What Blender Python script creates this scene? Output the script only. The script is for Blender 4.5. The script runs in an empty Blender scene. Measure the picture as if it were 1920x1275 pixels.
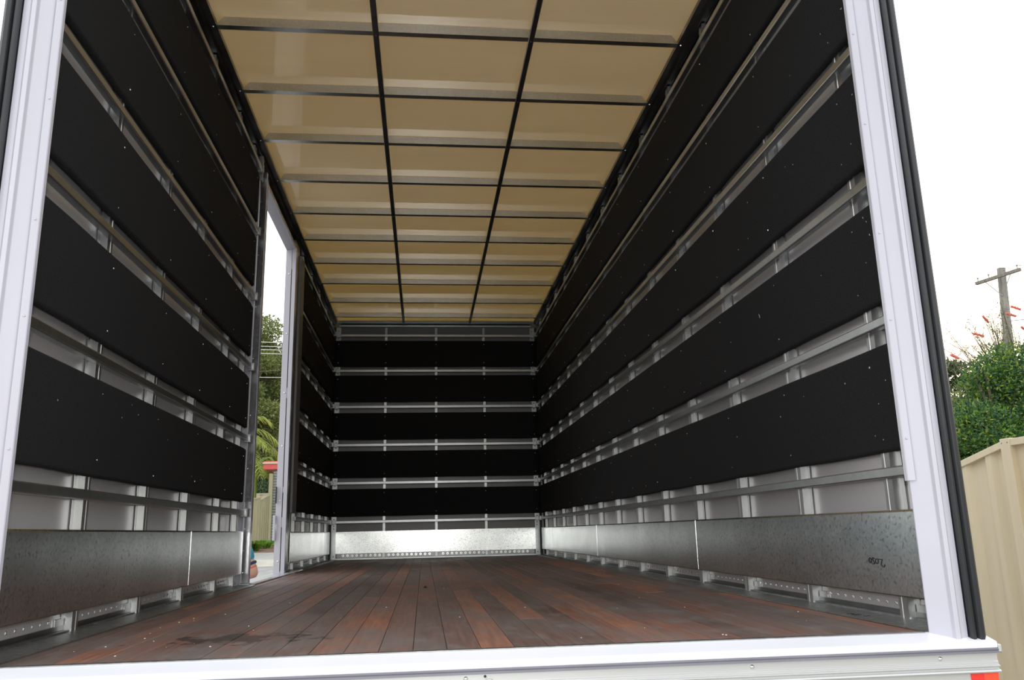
import bpy, bmesh, math, random
import numpy as np
from mathutils import Vector, Matrix
S = bpy.context.scene
C = S.collection
random.seed(7)

# ------------------------------------------------------------------ camera
f_px = 1540.4
yaw, pit, rol = .1092, .2285, -.0232
cy_, sy_ = math.cos(yaw), math.sin(yaw); cp_, sp_ = math.cos(pit), math.sin(pit); cr_, sr_ = math.cos(rol), math.sin(rol)
fw = Vector((sy_*cp_, cy_*cp_, sp_)); rt = Vector((cy_, -sy_, 0)); up = rt.cross(fw)
r2 = rt*cr_ + up*sr_; u2 = -rt*sr_ + up*cr_
CAM = Vector((-.1413, -1.9773, .2641))
cd = bpy.data.cameras.new('camera'); cam = bpy.data.objects.new('camera', cd); C.objects.link(cam)
cd.sensor_width = 36; cd.lens = f_px/1920*36; cd.clip_start = .02; cd.clip_end = 600
m = Matrix((r2, u2, -fw)).transposed().to_4x4(); m.translation = CAM
cam.matrix_world = m
S.camera = cam

# ------------------------------------------------------------------ sky, flash, exposure
S.view_settings.view_transform = 'Standard'; S.view_settings.look = 'None'
S.view_settings.gamma = 1; S.view_settings.use_curve_mapping = False
S.view_settings.exposure = 0.0
w = bpy.data.worlds.new('sky'); S.world = w; w.use_nodes = True
nt = w.node_tree; N = nt.nodes; Lk = nt.links
bgn = N['Background']
tc = N.new('ShaderNodeTexCoord'); sep = N.new('ShaderNodeSeparateXYZ'); Lk.new(tc.outputs['Generated'], sep.inputs[0])
ramp = N.new('ShaderNodeValToRGB'); Lk.new(sep.outputs['Z'], ramp.inputs[0])
ramp.color_ramp.elements[0].position = 0.0; ramp.color_ramp.elements[0].color = (1.0, .955, .88, 1)
ramp.color_ramp.elements[1].position = .45; ramp.color_ramp.elements[1].color = (.93, .96, 1.0, 1)
e = ramp.color_ramp.elements.new(.2); e.color = (.99, .985, .98, 1)
# warm glow low in the sky ahead to the right
vd = N.new('ShaderNodeVectorMath'); vd.operation = 'DOT_PRODUCT'; Lk.new(tc.outputs['Generated'], vd.inputs[0])
vd.inputs[1].default_value = Vector((.64, .76, .12)).normalized()
mr = N.new('ShaderNodeMapRange'); Lk.new(vd.outputs['Value'], mr.inputs[0])
mr.inputs[1].default_value = .93; mr.inputs[2].default_value = 1.0; mr.inputs[3].default_value = 0; mr.inputs[4].default_value = 1
mx = N.new('ShaderNodeMixRGB'); mx.blend_type = 'ADD'; Lk.new(mr.outputs[0], mx.inputs[0]); Lk.new(ramp.outputs[0], mx.inputs[1]); mx.inputs[2].default_value = (.9, .55, .2, 1)
Lk.new(mx.outputs[0], bgn.inputs[0]); bgn.inputs[1].default_value = 1.8
fl = bpy.data.lights.new('camera_flash', 'POINT'); fl.energy = 75; fl.shadow_soft_size = .035; fl.color = (1, .98, .94)
flo = bpy.data.objects.new('camera_flash', fl); C.objects.link(flo); flo.location = CAM + u2*.14 - fw*.03

# ------------------------------------------------------------------ materials
def base_mat(name):
    mt = bpy.data.materials.new(name); mt.use_nodes = True
    return mt, mt.node_tree, mt.node_tree.nodes['Principled BSDF']
def pm(name, col, rough=.5, metal=0., spec=.5, noise=0., nscale=8., bump=0., bscale=60., coat=0., stretch=(1, 1, 1)):
    mt, t, b = base_mat(name)
    b.inputs['Base Color'].default_value = (*col, 1); b.inputs['Roughness'].default_value = rough
    b.inputs['Metallic'].default_value = metal; b.inputs['Specular IOR Level'].default_value = spec
    b.inputs['Coat Weight'].default_value = coat
    tc = t.nodes.new('ShaderNodeTexCoord'); mp = t.nodes.new('ShaderNodeMapping'); mp.inputs['Scale'].default_value = stretch
    t.links.new(tc.outputs['Object'], mp.inputs[0])
    if noise:
        n = t.nodes.new('ShaderNodeTexNoise'); n.inputs['Scale'].default_value = nscale; n.inputs['Detail'].default_value = 6
        t.links.new(mp.outputs[0], n.inputs['Vector'])
        r = t.nodes.new('ShaderNodeValToRGB'); t.links.new(n.outputs['Fac'], r.inputs[0])
        r.color_ramp.elements[0].position = .3; r.color_ramp.elements[1].position = .7
        r.color_ramp.elements[0].color = (*[c*(1-noise) for c in col], 1)
        r.color_ramp.elements[1].color = (*[min(1, c*(1+noise)) for c in col], 1)
        t.links.new(r.outputs[0], b.inputs['Base Color'])
    if bump:
        n2 = t.nodes.new('ShaderNodeTexNoise'); n2.inputs['Scale'].default_value = bscale; n2.inputs['Detail'].default_value = 4
        t.links.new(mp.outputs[0], n2.inputs['Vector'])
        bp = t.nodes.new('ShaderNodeBump'); bp.inputs['Strength'].default_value = bump; bp.inputs['Distance'].default_value = .004
        t.links.new(n2.outputs['Fac'], bp.inputs['Height']); t.links.new(bp.outputs[0], b.inputs['Normal'])
    return mt
def galv(name, col=(.55, .57, .57), rough=.36, vscale=70., amount=.3, big=.25, rv=.1, bump=.0, speck=0.):
    """spangled galvanised steel: fine flakes plus broad clouding"""
    mt, t, b = base_mat(name)
    b.inputs['Metallic'].default_value = 1
    tc = t.nodes.new('ShaderNodeTexCoord')
    v = t.nodes.new('ShaderNodeTexVoronoi'); v.inputs['Scale'].default_value = vscale; t.links.new(tc.outputs['Object'], v.inputs['Vector'])
    sp = t.nodes.new('ShaderNodeSeparateColor'); t.links.new(v.outputs['Color'], sp.inputs[0])
    n = t.nodes.new('ShaderNodeTexNoise'); n.inputs['Scale'].default_value = 3.2; n.inputs['Detail'].default_value = 7; n.inputs['Roughness'].default_value = .65
    t.links.new(tc.outputs['Object'], n.inputs['Vector'])
    a = t.nodes.new('ShaderNodeMapRange'); t.links.new(sp.outputs[0], a.inputs[0]); a.inputs[3].default_value = 1-amount; a.inputs[4].default_value = 1
    c2 = t.nodes.new('ShaderNodeMapRange'); t.links.new(n.outputs['Fac'], c2.inputs[0]); c2.inputs[1].default_value = .3; c2.inputs[2].default_value = .7; c2.inputs[3].default_value = 1-big; c2.inputs[4].default_value = 1.1
    mu = t.nodes.new('ShaderNodeMath'); mu.operation = 'MULTIPLY'; t.links.new(a.outputs[0], mu.inputs[0]); t.links.new(c2.outputs[0], mu.inputs[1])
    mc = t.nodes.new('ShaderNodeVectorMath'); mc.operation = 'SCALE'; mc.inputs[0].default_value = col; t.links.new(mu.outputs[0], mc.inputs['Scale'])
    if speck:
        sn = t.nodes.new('ShaderNodeTexNoise'); sn.inputs['Scale'].default_value = 95; sn.inputs['Detail'].default_value = 3; t.links.new(tc.outputs['Object'], sn.inputs['Vector'])
        sm_ = t.nodes.new('ShaderNodeMapRange'); t.links.new(sn.outputs['Fac'], sm_.inputs[0]); sm_.inputs[1].default_value = .30; sm_.inputs[2].default_value = .44; sm_.inputs[3].default_value = 1-speck; sm_.inputs[4].default_value = 1
        m3 = t.nodes.new('ShaderNodeVectorMath'); m3.operation = 'SCALE'; t.links.new(mc.outputs[0], m3.inputs[0]); t.links.new(sm_.outputs[0], m3.inputs['Scale']); t.links.new(m3.outputs[0], b.inputs['Base Color'])
    else: t.links.new(mc.outputs[0], b.inputs['Base Color'])
    rr = t.nodes.new('ShaderNodeMapRange'); t.links.new(sp.outputs[1], rr.inputs[0]); rr.inputs[3].default_value = rough-rv*.4; rr.inputs[4].default_value = rough+rv*.6
    t.links.new(rr.outputs[0], b.inputs['Roughness'])
    bp = t.nodes.new('ShaderNodeBump'); bp.inputs['Strength'].default_value = bump; bp.inputs['Distance'].default_value = .01
    t.links.new(n.outputs['Fac'], bp.inputs['Height']); t.links.new(bp.outputs[0], b.inputs['Normal'])
    return mt
M = {}
M['galv'] = galv('galvanised_steel')
M['kick'] = galv('galvanised_sheet', (.74, .77, .77), .23, 130, .14, .18, .06, .02, .45)
M['rail'] = galv('galvanised_rail', (.50, .53, .53), .34, 60, .06, .10, .03)
M['purlin'] = galv('galvanised_purlin', (.60, .62, .62), .30, 150, .12, .12, .03)
M['greypost'] = pm('grey_painted_post', (.17, .17, .175), .42, 0, noise=.1)
M['post'] = galv('smooth_galvanised_post', (.42, .42, .44), .25, 60, .05, .12, .04)
M['alu'] = pm('mill_aluminium', (.46, .47, .47), .40, 1, noise=.08, nscale=5, bump=.05, bscale=40, stretch=(1, 1, .15))
M['alu_dark'] = pm('dark_steel_channel', (.23, .235, .24), .3, 1, noise=.2, nscale=9)
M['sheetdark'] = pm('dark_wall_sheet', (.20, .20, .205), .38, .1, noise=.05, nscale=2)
M['sheet'] = pm('wall_sheet', (.52, .51, .52), .24, .35, noise=.04, nscale=2, bump=.03, bscale=5)
M['skin'] = pm('white_panel_skin', (.6, .61, .63), .35, 0, noise=.04)
M['white'] = pm('white_aluminium', (.51, .51, .58), .24, 0, .5, noise=.02, nscale=3, coat=.3)
M['sill'] = pm('skylit_white_sill', (.86, .87, .92), .3, 0, .5, noise=.02, nscale=3, coat=.3)  # brighter copy of the white aluminium; sky light on the sill put into its colour
M['silver'] = pm('silver_extrusion', (.55, .56, .555), .38, .35, noise=.05, nscale=12, stretch=(.1, 1, 1))
M['rubber'] = pm('black_rubber', (.022, .024, .027), .42, 0, .5, noise=.3, nscale=30, bump=.15, bscale=25, stretch=(1, 1, .1))
M['greyrub'] = pm('grey_rubber_strip', (.16, .16, .19), .5, 0, noise=.1)
M['screw'] = pm('zinc_screw', (.8, .8, .78), .3, 1, noise=.1, nscale=200)
M['rivet'] = pm('bright_rivet', (.82, .83, .83), .22, 1, noise=.1, nscale=200)
M['carpet'] = pm('black_carpet', (.014, .0145, .016), .95, 0, .25, noise=.35, nscale=160, bump=.5, bscale=500)
M['ink'] = pm('black_marker_ink', (.012, .012, .014), .6, 0, noise=.2, nscale=90)
M['lint'] = pm('white_lint', (.5, .49, .46), .8, 0, noise=.1, nscale=50)
M['fleck'] = pm('pale_fleck', (.6, .58, .52), .8, 0, noise=.2, nscale=50)
M['red'] = pm('red_reflector', (.85, .03, .02), .25, 0, noise=.06, nscale=150, coat=.6)
M['orange'] = pm('orange_red_reflector', (.95, .08, .03), .25, 0, noise=.06, nscale=150, coat=.6)
M['cream'] = pm('cream_steel_fence', (.68, .58, .40), .42, 0, .5, noise=.04, nscale=2, stretch=(6, 6, .5))
M['cream2'] = pm('pale_cream_fence', (.56, .5, .37), .5, 0, noise=.04, nscale=2)
M['olive'] = pm('olive_steel_fence', (.33, .31, .18), .5, 0, noise=.08, nscale=3)
M['corr'] = pm('grey_green_corrugated', (.25, .28, .26), .45, 0, noise=.1, nscale=4)
M['redroof'] = pm('red_fascia', (.62, .09, .08), .45, 0, noise=.08, nscale=4)
M['asphalt'] = pm('asphalt', (.29, .285, .27), .9, 0, noise=.2, nscale=3, bump=.4, bscale=60)
M['concrete'] = pm('concrete', (.45, .43, .37), .85, 0, noise=.1, nscale=4, bump=.2, bscale=40)
M['footpath'] = pm('grey_footpath', (.34, .34, .32), .85, 0, noise=.12, nscale=3)
M['mulch'] = pm('bark_mulch', (.2, .12, .085), .95, 0, noise=.6, nscale=12, bump=1, bscale=30)
M['pole'] = pm('weathered_timber', (.21, .20, .17), .85, 0, noise=.3, nscale=5, bump=.3, bscale=30, stretch=(4, 4, .4))
M['bark'] = pm('bark', (.13, .10, .07), .9, 0, noise=.4, nscale=6, bump=.5, bscale=20)
M['wire'] = pm('grey_wire', (.3, .3, .3), .6, 0, noise=.1)
M['palewire'] = pm('pale_wire', (.62, .63, .6), .5, 0, noise=.1)
M['ceramic'] = pm('insulator_ceramic', (.25, .2, .19), .3, 0, noise=.1)
M['bottlebrush'] = pm('red_flower', (.75, .2, .15), .8, 0, noise=.3, nscale=60)
M['flesh'] = pm('skin', (.62, .33, .24), .5, 0, .4, noise=.08, nscale=12)
M['teal'] = pm('teal_cloth', (.012, .26, .36), .85, 0, noise=.15, nscale=40, bump=.2, bscale=90)
M['tealdark'] = pm('navy_cuff', (.01, .04, .09), .85, 0, noise=.15, nscale=40)
M['khaki'] = pm('dark_shorts', (.03, .035, .05), .9, 0, noise=.2, nscale=40)
M['band'] = pm('red_band', (.6, .1, .07), .6, 0, noise=.1)
M['hair'] = pm('brown_hair', (.06, .035, .02), .6, 0, noise=.4, nscale=60)
M['black_plastic'] = pm('black_plastic', (.02, .02, .02), .4, 0, noise=.1)

def floor_mat():
    mt, t, b = base_mat('hardwood_planks')
    n = t.nodes; l = t.links
    geo = n.new('ShaderNodeNewGeometry'); tc = n.new('ShaderNodeTexCoord')
    cr = n.new('ShaderNodeValToRGB'); l.new(geo.outputs['Random Per Island'], cr.inputs[0])
    els = cr.color_ramp.elements
    els[0].position = 0; els[0].color = (.10, .062, .050, 1)
    els[1].position = 1; els[1].color = (.42, .17, .09, 1)
    for p, c in ((.25, (.15, .085, .065, 1)), (.5, (.20, .095, .068, 1)), (.72, (.26, .11, .068, 1)), (.88, (.34, .13, .07, 1))):
        x = els.new(p); x.color = c
    off = n.new('ShaderNodeVectorMath'); off.operation = 'SCALE'; off.inputs[0].default_value = (3.1, 17.3, 5.7); l.new(geo.outputs['Random Per Island'], off.inputs['Scale'])
    ad = n.new('ShaderNodeVectorMath'); l.new(tc.outputs['Object'], ad.inputs[0]); l.new(off.outputs[0], ad.inputs[1])
    mp = n.new('ShaderNodeMapping'); mp.inputs['Scale'].default_value = (60, 3, 1); l.new(ad.outputs[0], mp.inputs[0])
    g = n.new('ShaderNodeTexNoise'); g.inputs['Scale'].default_value = 1.5; g.inputs['Detail'].default_value = 8; l.new(mp.outputs[0], g.inputs['Vector'])
    mp2 = n.new('ShaderNodeMapping'); mp2.inputs['Scale'].default_value = (1.6, .8, 1); l.new(tc.outputs['Object'], mp2.inputs[0])
    d = n.new('ShaderNodeTexNoise'); d.inputs['Scale'].default_value = 2.3; d.inputs['Detail'].default_value = 9; d.inputs['Roughness'].default_value = .68; l.new(mp2.outputs[0], d.inputs['Vector'])
    dr = n.new('ShaderNodeMapRange'); l.new(d.outputs['Fac'], dr.inputs[0]); dr.inputs[1].default_value = .35; dr.inputs[2].default_value = .62; dr.inputs[3].default_value = 0; dr.inputs[4].default_value = .85
    gm = n.new('ShaderNodeMapRange'); l.new(g.outputs['Fac'], gm.inputs[0]); gm.inputs[1].default_value = .3; gm.inputs[2].default_value = .7; gm.inputs[3].default_value = .75; gm.inputs[4].default_value = 1.45
    sc = n.new('ShaderNodeVectorMath'); sc.operation = 'SCALE'; l.new(cr.outputs[0], sc.inputs[0]); l.new(gm.outputs[0], sc.inputs['Scale'])
    mxd = n.new('ShaderNodeMixRGB'); l.new(dr.outputs[0], mxd.inputs[0]); l.new(sc.outputs[0], mxd.inputs[1]); mxd.inputs[2].default_value = (.19, .165, .155, 1)
    # pale scuffs
    s2 = n.new('ShaderNodeTexNoise'); s2.inputs['Scale'].default_value = 9; s2.inputs['Detail'].default_value = 8; l.new(mp2.outputs[0], s2.inputs['Vector'])
    sr = n.new('ShaderNodeMapRange'); l.new(s2.outputs['Fac'], sr.inputs[0]); sr.inputs[1].default_value = .54; sr.inputs[2].default_value = .72; sr.inputs[3].default_value = 0; sr.inputs[4].default_value = .5
    mxs = n.new('ShaderNodeMixRGB'); l.new(sr.outputs[0], mxs.inputs[0]); l.new(mxd.outputs[0], mxs.inputs[1]); mxs.inputs[2].default_value = (.25, .22, .2, 1)
    # dark spill with a ragged outline near the rear
    st = n.new('ShaderNodeVectorMath'); st.operation = 'SUBTRACT'; l.new(tc.outputs['Object'], st.inputs[0]); st.inputs[1].default_value = (-.62, .42, 0)
    stm = n.new('ShaderNodeVectorMath'); stm.operation = 'MULTIPLY'; l.new(st.outputs[0], stm.inputs[0]); stm.inputs[1].default_value = (3.6, 6.5, 0)
    ln = n.new('ShaderNodeVectorMath'); ln.operation = 'LENGTH'; l.new(stm.outputs[0], ln.inputs[0])
    sn = n.new('ShaderNodeTexNoise'); sn.inputs['Scale'].default_value = 16; sn.inputs['Detail'].default_value = 5; l.new(tc.outputs['Object'], sn.inputs['Vector'])
    sa = n.new('ShaderNodeMath'); sa.operation = 'MULTIPLY_ADD'; l.new(sn.outputs['Fac'], sa.inputs[0]); sa.inputs[1].default_value = 3.2; l.new(ln.outputs['Value'], sa.inputs[2])
    sr2 = n.new('ShaderNodeMapRange'); l.new(sa.outputs[0], sr2.inputs[0]); sr2.inputs[1].default_value = 2.0; sr2.inputs[2].default_value = 2.25; sr2.inputs[3].default_value = .75; sr2.inputs[4].default_value = 0
    mxt = n.new('ShaderNodeMixRGB'); l.new(sr2.outputs[0], mxt.inputs[0]); l.new(mxs.outputs[0], mxt.inputs[1]); mxt.inputs[2].default_value = (.035, .028, .025, 1)
    l.new(mxt.outputs[0], b.inputs['Base Color'])
    rr = n.new('ShaderNodeMapRange'); l.new(d.outputs['Fac'], rr.inputs[0]); rr.inputs[3].default_value = .3; rr.inputs[4].default_value = .75
    l.new(rr.outputs[0], b.inputs['Roughness'])
    b.inputs['Specular IOR Level'].default_value = .35
    bp = n.new('ShaderNodeBump'); bp.inputs['Strength'].default_value = .25; bp.inputs['Distance'].default_value = .003; l.new(g.outputs['Fac'], bp.inputs['Height']); l.new(bp.outputs[0], b.inputs['Normal'])
    return mt
M['floor'] = floor_mat()
def roof_mat():
    mt = bpy.data.materials.new('translucent_fibreglass'); mt.use_nodes = True; t = mt.node_tree; n = t.nodes; l = t.links
    n.clear(); out = n.new('ShaderNodeOutputMaterial')
    tc = n.new('ShaderNodeTexCoord'); mp = n.new('ShaderNodeMapping'); mp.inputs['Scale'].default_value = (.6, 9, 1); l.new(tc.outputs['Object'], mp.inputs[0])
    nz = n.new('ShaderNodeTexNoise'); nz.inputs['Scale'].default_value = 3; nz.inputs['Detail'].default_value = 5; l.new(mp.outputs[0], nz.inputs['Vector'])
    cr = n.new('ShaderNodeValToRGB'); l.new(nz.outputs['Fac'], cr.inputs[0])
    cr.color_ramp.elements[0].position = .3; cr.color_ramp.elements[0].color = (.85, .66, .32, 1)
    cr.color_ramp.elements[1].position = .7; cr.color_ramp.elements[1].color = (.89, .71, .36, 1)
    tr = n.new('ShaderNodeBsdfTranslucent'); l.new(cr.outputs[0], tr.inputs[0])
    df = n.new('ShaderNodeBsdfDiffuse'); df.inputs[0].default_value = (.90, .87, .87, 1)
    m1 = n.new('ShaderNodeMixShader'); m1.inputs[0].default_value = .55; l.new(tr.outputs[0], m1.inputs[1]); l.new(df.outputs[0], m1.inputs[2])
    gl = n.new('ShaderNodeBsdfGlossy'); gl.inputs['Roughness'].default_value = .07; gl.inputs[0].default_value = (1, 1, 1, 1)
    bp = n.new('ShaderNodeBump'); bp.inputs['Strength'].default_value = .05; bp.inputs['Distance'].default_value = .01; l.new(nz.outputs['Fac'], bp.inputs['Height']); l.new(bp.outputs[0], gl.inputs['Normal'])
    fr = n.new('ShaderNodeFresnel'); fr.inputs[0].default_value = 1.5
    m2 = n.new('ShaderNodeMixShader'); l.new(fr.outputs[0], m2.inputs[0]); l.new(m1.outputs[0], m2.inputs[1]); l.new(gl.outputs[0], m2.inputs[2])
    l.new(m2.outputs[0], out.inputs[0])
    return mt
M['roof'] = roof_mat()
def leaf_mat(name, cols, trans=.35, gloss=.4):
    mt, t, b = base_mat(name); n = t.nodes; l = t.links
    g = n.new('ShaderNodeNewGeometry'); cr = n.new('ShaderNodeValToRGB'); l.new(g.outputs['Random Per Island'], cr.inputs[0])
    els = cr.color_ramp.elements
    for i, c in enumerate(cols):
        p = i/(len(cols)-1)
        if i == 0: els[0].position = 0; els[0].color = (*c, 1)
        elif i == len(cols)-1: els[1].position = 1; els[1].color = (*c, 1)
    for i, c in enumerate(cols[1:-1], 1):
        x = els.new(i/(len(cols)-1)); x.color = (*c, 1)
    l.new(cr.outputs[0], b.inputs['Base Color']); b.inputs['Roughness'].default_value = gloss
    tr = n.new('ShaderNodeBsdfTranslucent'); l.new(cr.outputs[0], tr.inputs[0])
    mxn = n.new('ShaderNodeMixShader'); mxn.inputs[0].default_value = trans
    l.new(b.outputs[0], mxn.inputs[1]); l.new(tr.outputs[0], mxn.inputs[2]); l.new(mxn.outputs[0], n['Material Output'].inputs[0])
    return mt
M['leaf'] = leaf_mat('glossy_green_leaves', [(.02, .055, .028), (.035, .10, .038), (.05, .14, .04), (.07, .18, .035), (.13, .27, .03), (.34, .40, .04)])
M['gum'] = leaf_mat('yellow_green_leaves', [(.08, .12, .03), (.14, .19, .05), (.22, .27, .08), (.3, .33, .12)], .3, .6)
M['dleaf'] = leaf_mat('dark_green_leaves', [(.03, .06, .025), (.05, .09, .03), (.08, .13, .04)], .25, .6)
M['palm'] = leaf_mat('palm_leaflets', [(.14, .24, .03), (.3, .4, .06), (.5, .55, .12)], .4, .45)
M['twig'] = leaf_mat('grey_green_needles', [(.12, .15, .08), (.2, .22, .12), (.28, .28, .17)], .3, .7)
M['brightleaf'] = leaf_mat('bright_strap_leaves', [(.1, .28, .03), (.22, .42, .05), (.4, .5, .1)], .4, .5)

# ------------------------------------------------------------------ mesh helpers
class MB:
    def __init__(s): s.v = []; s.f = []
    def box(s, x0, x1, y0, y1, z0, z1):
        b = len(s.v)
        s.v += [(x, y, z) for z in (z0, z1) for y in (y0, y1) for x in (x0, x1)]
        s.f += [(b, b+2, b+3, b+1), (b+4, b+5, b+7, b+6), (b, b+1, b+5, b+4), (b+2, b+6, b+7, b+3), (b, b+4, b+6, b+2), (b+1, b+3, b+7, b+5)]
        return s
    def prism(s, prof, axis, a0, a1):
        """closed 2-D profile extruded along axis; prof in the two other axes (in x,y,z order)"""
        b = len(s.v); n = len(prof)
        def P(p, a):
            return {'x': (a, p[0], p[1]), 'y': (p[0], a, p[1]), 'z': (p[0], p[1], a)}[axis]
        s.v += [P(p, a0) for p in prof] + [P(p, a1) for p in prof]
        s.f += [(b+i, b+(i+1) % n, b+n+(i+1) % n, b+n+i) for i in range(n)]
        s.f += [tuple(b+i for i in range(n))[::-1], tuple(b+n+i for i in range(n))]
        return s
    def cyl(s, p0, p1, r0, r1=None, n=12, cap=True):
        r1 = r0 if r1 is None else r1
        p0, p1 = Vector(p0), Vector(p1); d = (p1-p0).normalized()
        a = d.orthogonal().normalized(); c = d.cross(a)
        b = len(s.v)
        for p, r in ((p0, r0), (p1, r1)):
            for i in range(n):
                t = 2*math.pi*i/n; s.v.append(tuple(p + (a*math.cos(t)+c*math.sin(t))*r))
        s.f += [(b+i, b+(i+1) % n, b+n+(i+1) % n, b+n+i) for i in range(n)]
        if cap: s.f += [tuple(b+i for i in range(n))[::-1], tuple(b+n+i for i in range(n))]
        return s
    def tube(s, pts, r, n=8):
        rs = r if isinstance(r, (list, tuple)) else [r]*len(pts)
        P = [Vector(p) for p in pts]; b = len(s.v); a = None
        for i, p in enumerate(P):
            d = (P[min(i+1, len(P)-1)] - P[max(i-1, 0)]).normalized()
            a = d.orthogonal().normalized() if a is None else (a - d*a.dot(d)).normalized()
            c = d.cross(a)
            for k in range(n):
                t = 2*math.pi*k/n; s.v.append(tuple(p+(a*math.cos(t)+c*math.sin(t))*rs[i]))
        for i in range(len(P)-1):
            for k in range(n):
                s.f.append((b+i*n+k, b+i*n+(k+1) % n, b+(i+1)*n+(k+1) % n, b+(i+1)*n+k))
        e = b+(len(P)-1)*n
        s.f += [tuple(b+k for k in range(n))[::-1], tuple(e+k for k in range(n))]
        return s
    def dome(s, c, ax, r, h, n=10, rings=3):
        c = Vector(c); d = Vector(ax).normalized(); a = d.orthogonal().normalized(); q = d.cross(a); b = len(s.v)
        for j in range(rings):
            ph = j/rings*math.pi/2
            for i in range(n):
                t = 2*math.pi*i/n; s.v.append(tuple(c+(a*math.cos(t)+q*math.sin(t))*r*math.cos(ph)+d*h*math.sin(ph)))
        s.v.append(tuple(c+d*h))
        for j in range(rings-1):
            for i in range(n): s.f.append((b+j*n+i, b+j*n+(i+1) % n, b+(j+1)*n+(i+1) % n, b+(j+1)*n+i))
        t = b+rings*n
        for i in range(n): s.f.append((b+(rings-1)*n+i, b+(rings-1)*n+(i+1) % n, t))
        s.f.append(tuple(b+i for i in range(n))[::-1])
        return s
    def mesh(s, name):
        me = bpy.data.meshes.new(name); me.from_pydata(s.v, [], s.f); me.update()
        bm = bmesh.new(); bm.from_mesh(me); bmesh.ops.recalc_face_normals(bm, faces=bm.faces); bm.to_mesh(me); bm.free()
        return me
    def build(s, name, mat, parent=None, bevel=0, smooth=False, seg=2):
        me = s.mesh(name); me.materials.append(mat)
        o = bpy.data.objects.new(name, me); C.objects.link(o)
        if parent: o.parent = parent; o.matrix_parent_inverse = parent.matrix_world.inverted()
        if bevel:
            md = o.modifiers.new('bevel', 'BEVEL'); md.width = bevel; md.segments = seg; md.limit_method = 'ANGLE'
        if smooth:
            for p in me.polygons: p.use_smooth = True
        return o
def box(name, x0, x1, y0, y1, z0, z1, mat, parent=None, bevel=0):
    return MB().box(x0, x1, y0, y1, z0, z1).build(name, mat, parent, bevel)
def tag(o, label=None, cat=None, group=None, kind=None):
    if label: o['label'] = label
    if cat: o['category'] = cat
    if group: o['group'] = group
    if kind: o['kind'] = kind
    return o
def empty(name, loc=(0, 0, 0), label=None, cat=None, group=None, kind=None):
    o = bpy.data.objects.new(name, None); C.objects.link(o); o.location = loc; o.empty_display_size = .1
    o.matrix_world = Matrix.Translation(loc)
    return tag(o, label, cat, group, kind)
def place(parent, name, me, mat, loc):
    """a mesh in local coordinates put at a world point, as a child"""
    if not me.materials: me.materials.append(mat)
    o = bpy.data.objects.new(name, me); C.objects.link(o)
    o.parent = parent; o.matrix_parent_inverse = parent.matrix_world.inverted(); o.location = loc
    return o
ORD = ['first', 'second', 'third', 'fourth', 'fifth', 'sixth', 'seventh', 'eighth', 'ninth', 'tenth', 'eleventh', 'twelfth', 'thirteenth', 'fourteenth']

L = 7.37          # rear sill to the front wall boards
XB = 1.15         # face of boards, rails and kick plates
XS = 1.173        # face of the studs
XW = 1.198        # wall sheet
ZC = 2.62         # underside of purlins
GZ = -.95         # ground at the truck
RAILZ = [.40, .82, 1.24, 1.67, 2.085, 2.50]
BOARDZ = [(.458, .757), (.877, 1.174), (1.300, 1.603), (1.728, 2.035), (2.135, 2.442)]
DY0, DY1 = 2.95, 4.30   # side door opening
STUD_R = [.262+.568*i for i in range(13)]
STUD_L = [.14, .703, 1.267, 1.822, 2.396, 2.80, 4.90, 5.46, 6.03, 6.60, 7.13]
STUD_B = [-.58, -.005, .55]

# ------------------------------------------------------------------ the truck box: shell
o = MB().box(XW, 1.22, .08, 7.5, -.12, 2.70).build('wall_right', M['sheet']); tag(o, 'grey sheet side wall on the right behind the studs and padded boards', 'wall', kind='structure')
mb = MB().box(-1.22, -XW, .10, DY0+.03, -.12, 2.70).box(-1.22, -XW, DY1+.08, 7.5, -.12, 2.70).box(-1.22, -XW, DY0+.03, DY1+.08, 2.50, 2.70).box(-1.22, -XW, DY0+.03, DY1+.08, -.12, -.02)
o = mb.build('wall_left', M['sheet']); tag(o, 'grey sheet side wall on the left with the tall door opening', 'wall', kind='structure')
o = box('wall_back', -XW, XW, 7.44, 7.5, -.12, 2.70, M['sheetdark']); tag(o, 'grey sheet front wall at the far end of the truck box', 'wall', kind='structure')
# floor planks, each its own island in one mesh
mb = MB(); rnd = random.Random(3)
pw = .0795; x = -1.2; k = 0
while x < 1.2:
    y = .0; nxt = rnd.uniform(.4, 2.6)
    x1 = min(x+pw, 1.21)
    while y < 7.43:
        y2 = min(y+nxt, 7.44)
        if 7.44-y2 < .3: y2 = 7.44
        dz = rnd.uniform(-.0006, .0006)
        b = .0012
        mb.prism([(x+.0007, -.03), (x+.0007, dz-b), (x+.0007+b, dz), (x1-.0007-b, dz), (x1-.0007, dz-b), (x1-.0007, -.03)], 'y', y+.0006, y2-.0006)
        y = y2; nxt = rnd.uniform(.9, 2.8)
    x = x1
o = mb.build('floor', M['floor']); tag(o, 'worn reddish brown hardwood plank floor of the truck box', 'floor', kind='structure')
o = box('floor.001', -1.2, 1.2, 0.02, 7.44, -.10, -.031, M['alu_dark']); tag(o, 'dark subfloor under the planks', 'floor', kind='structure')
# roof
o = box('ceiling', -1.22, 1.22, .06, 7.5, 2.668, 2.6705, M['roof']); tag(o, 'cream translucent fibreglass roof sheet above the purlins', 'ceiling', kind='structure')

PUR = [.41, .995, 1.58, 2.165, 2.745, 3.335, 3.92, 4.495, 5.095, 5.71, 6.37, 6.97]
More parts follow.
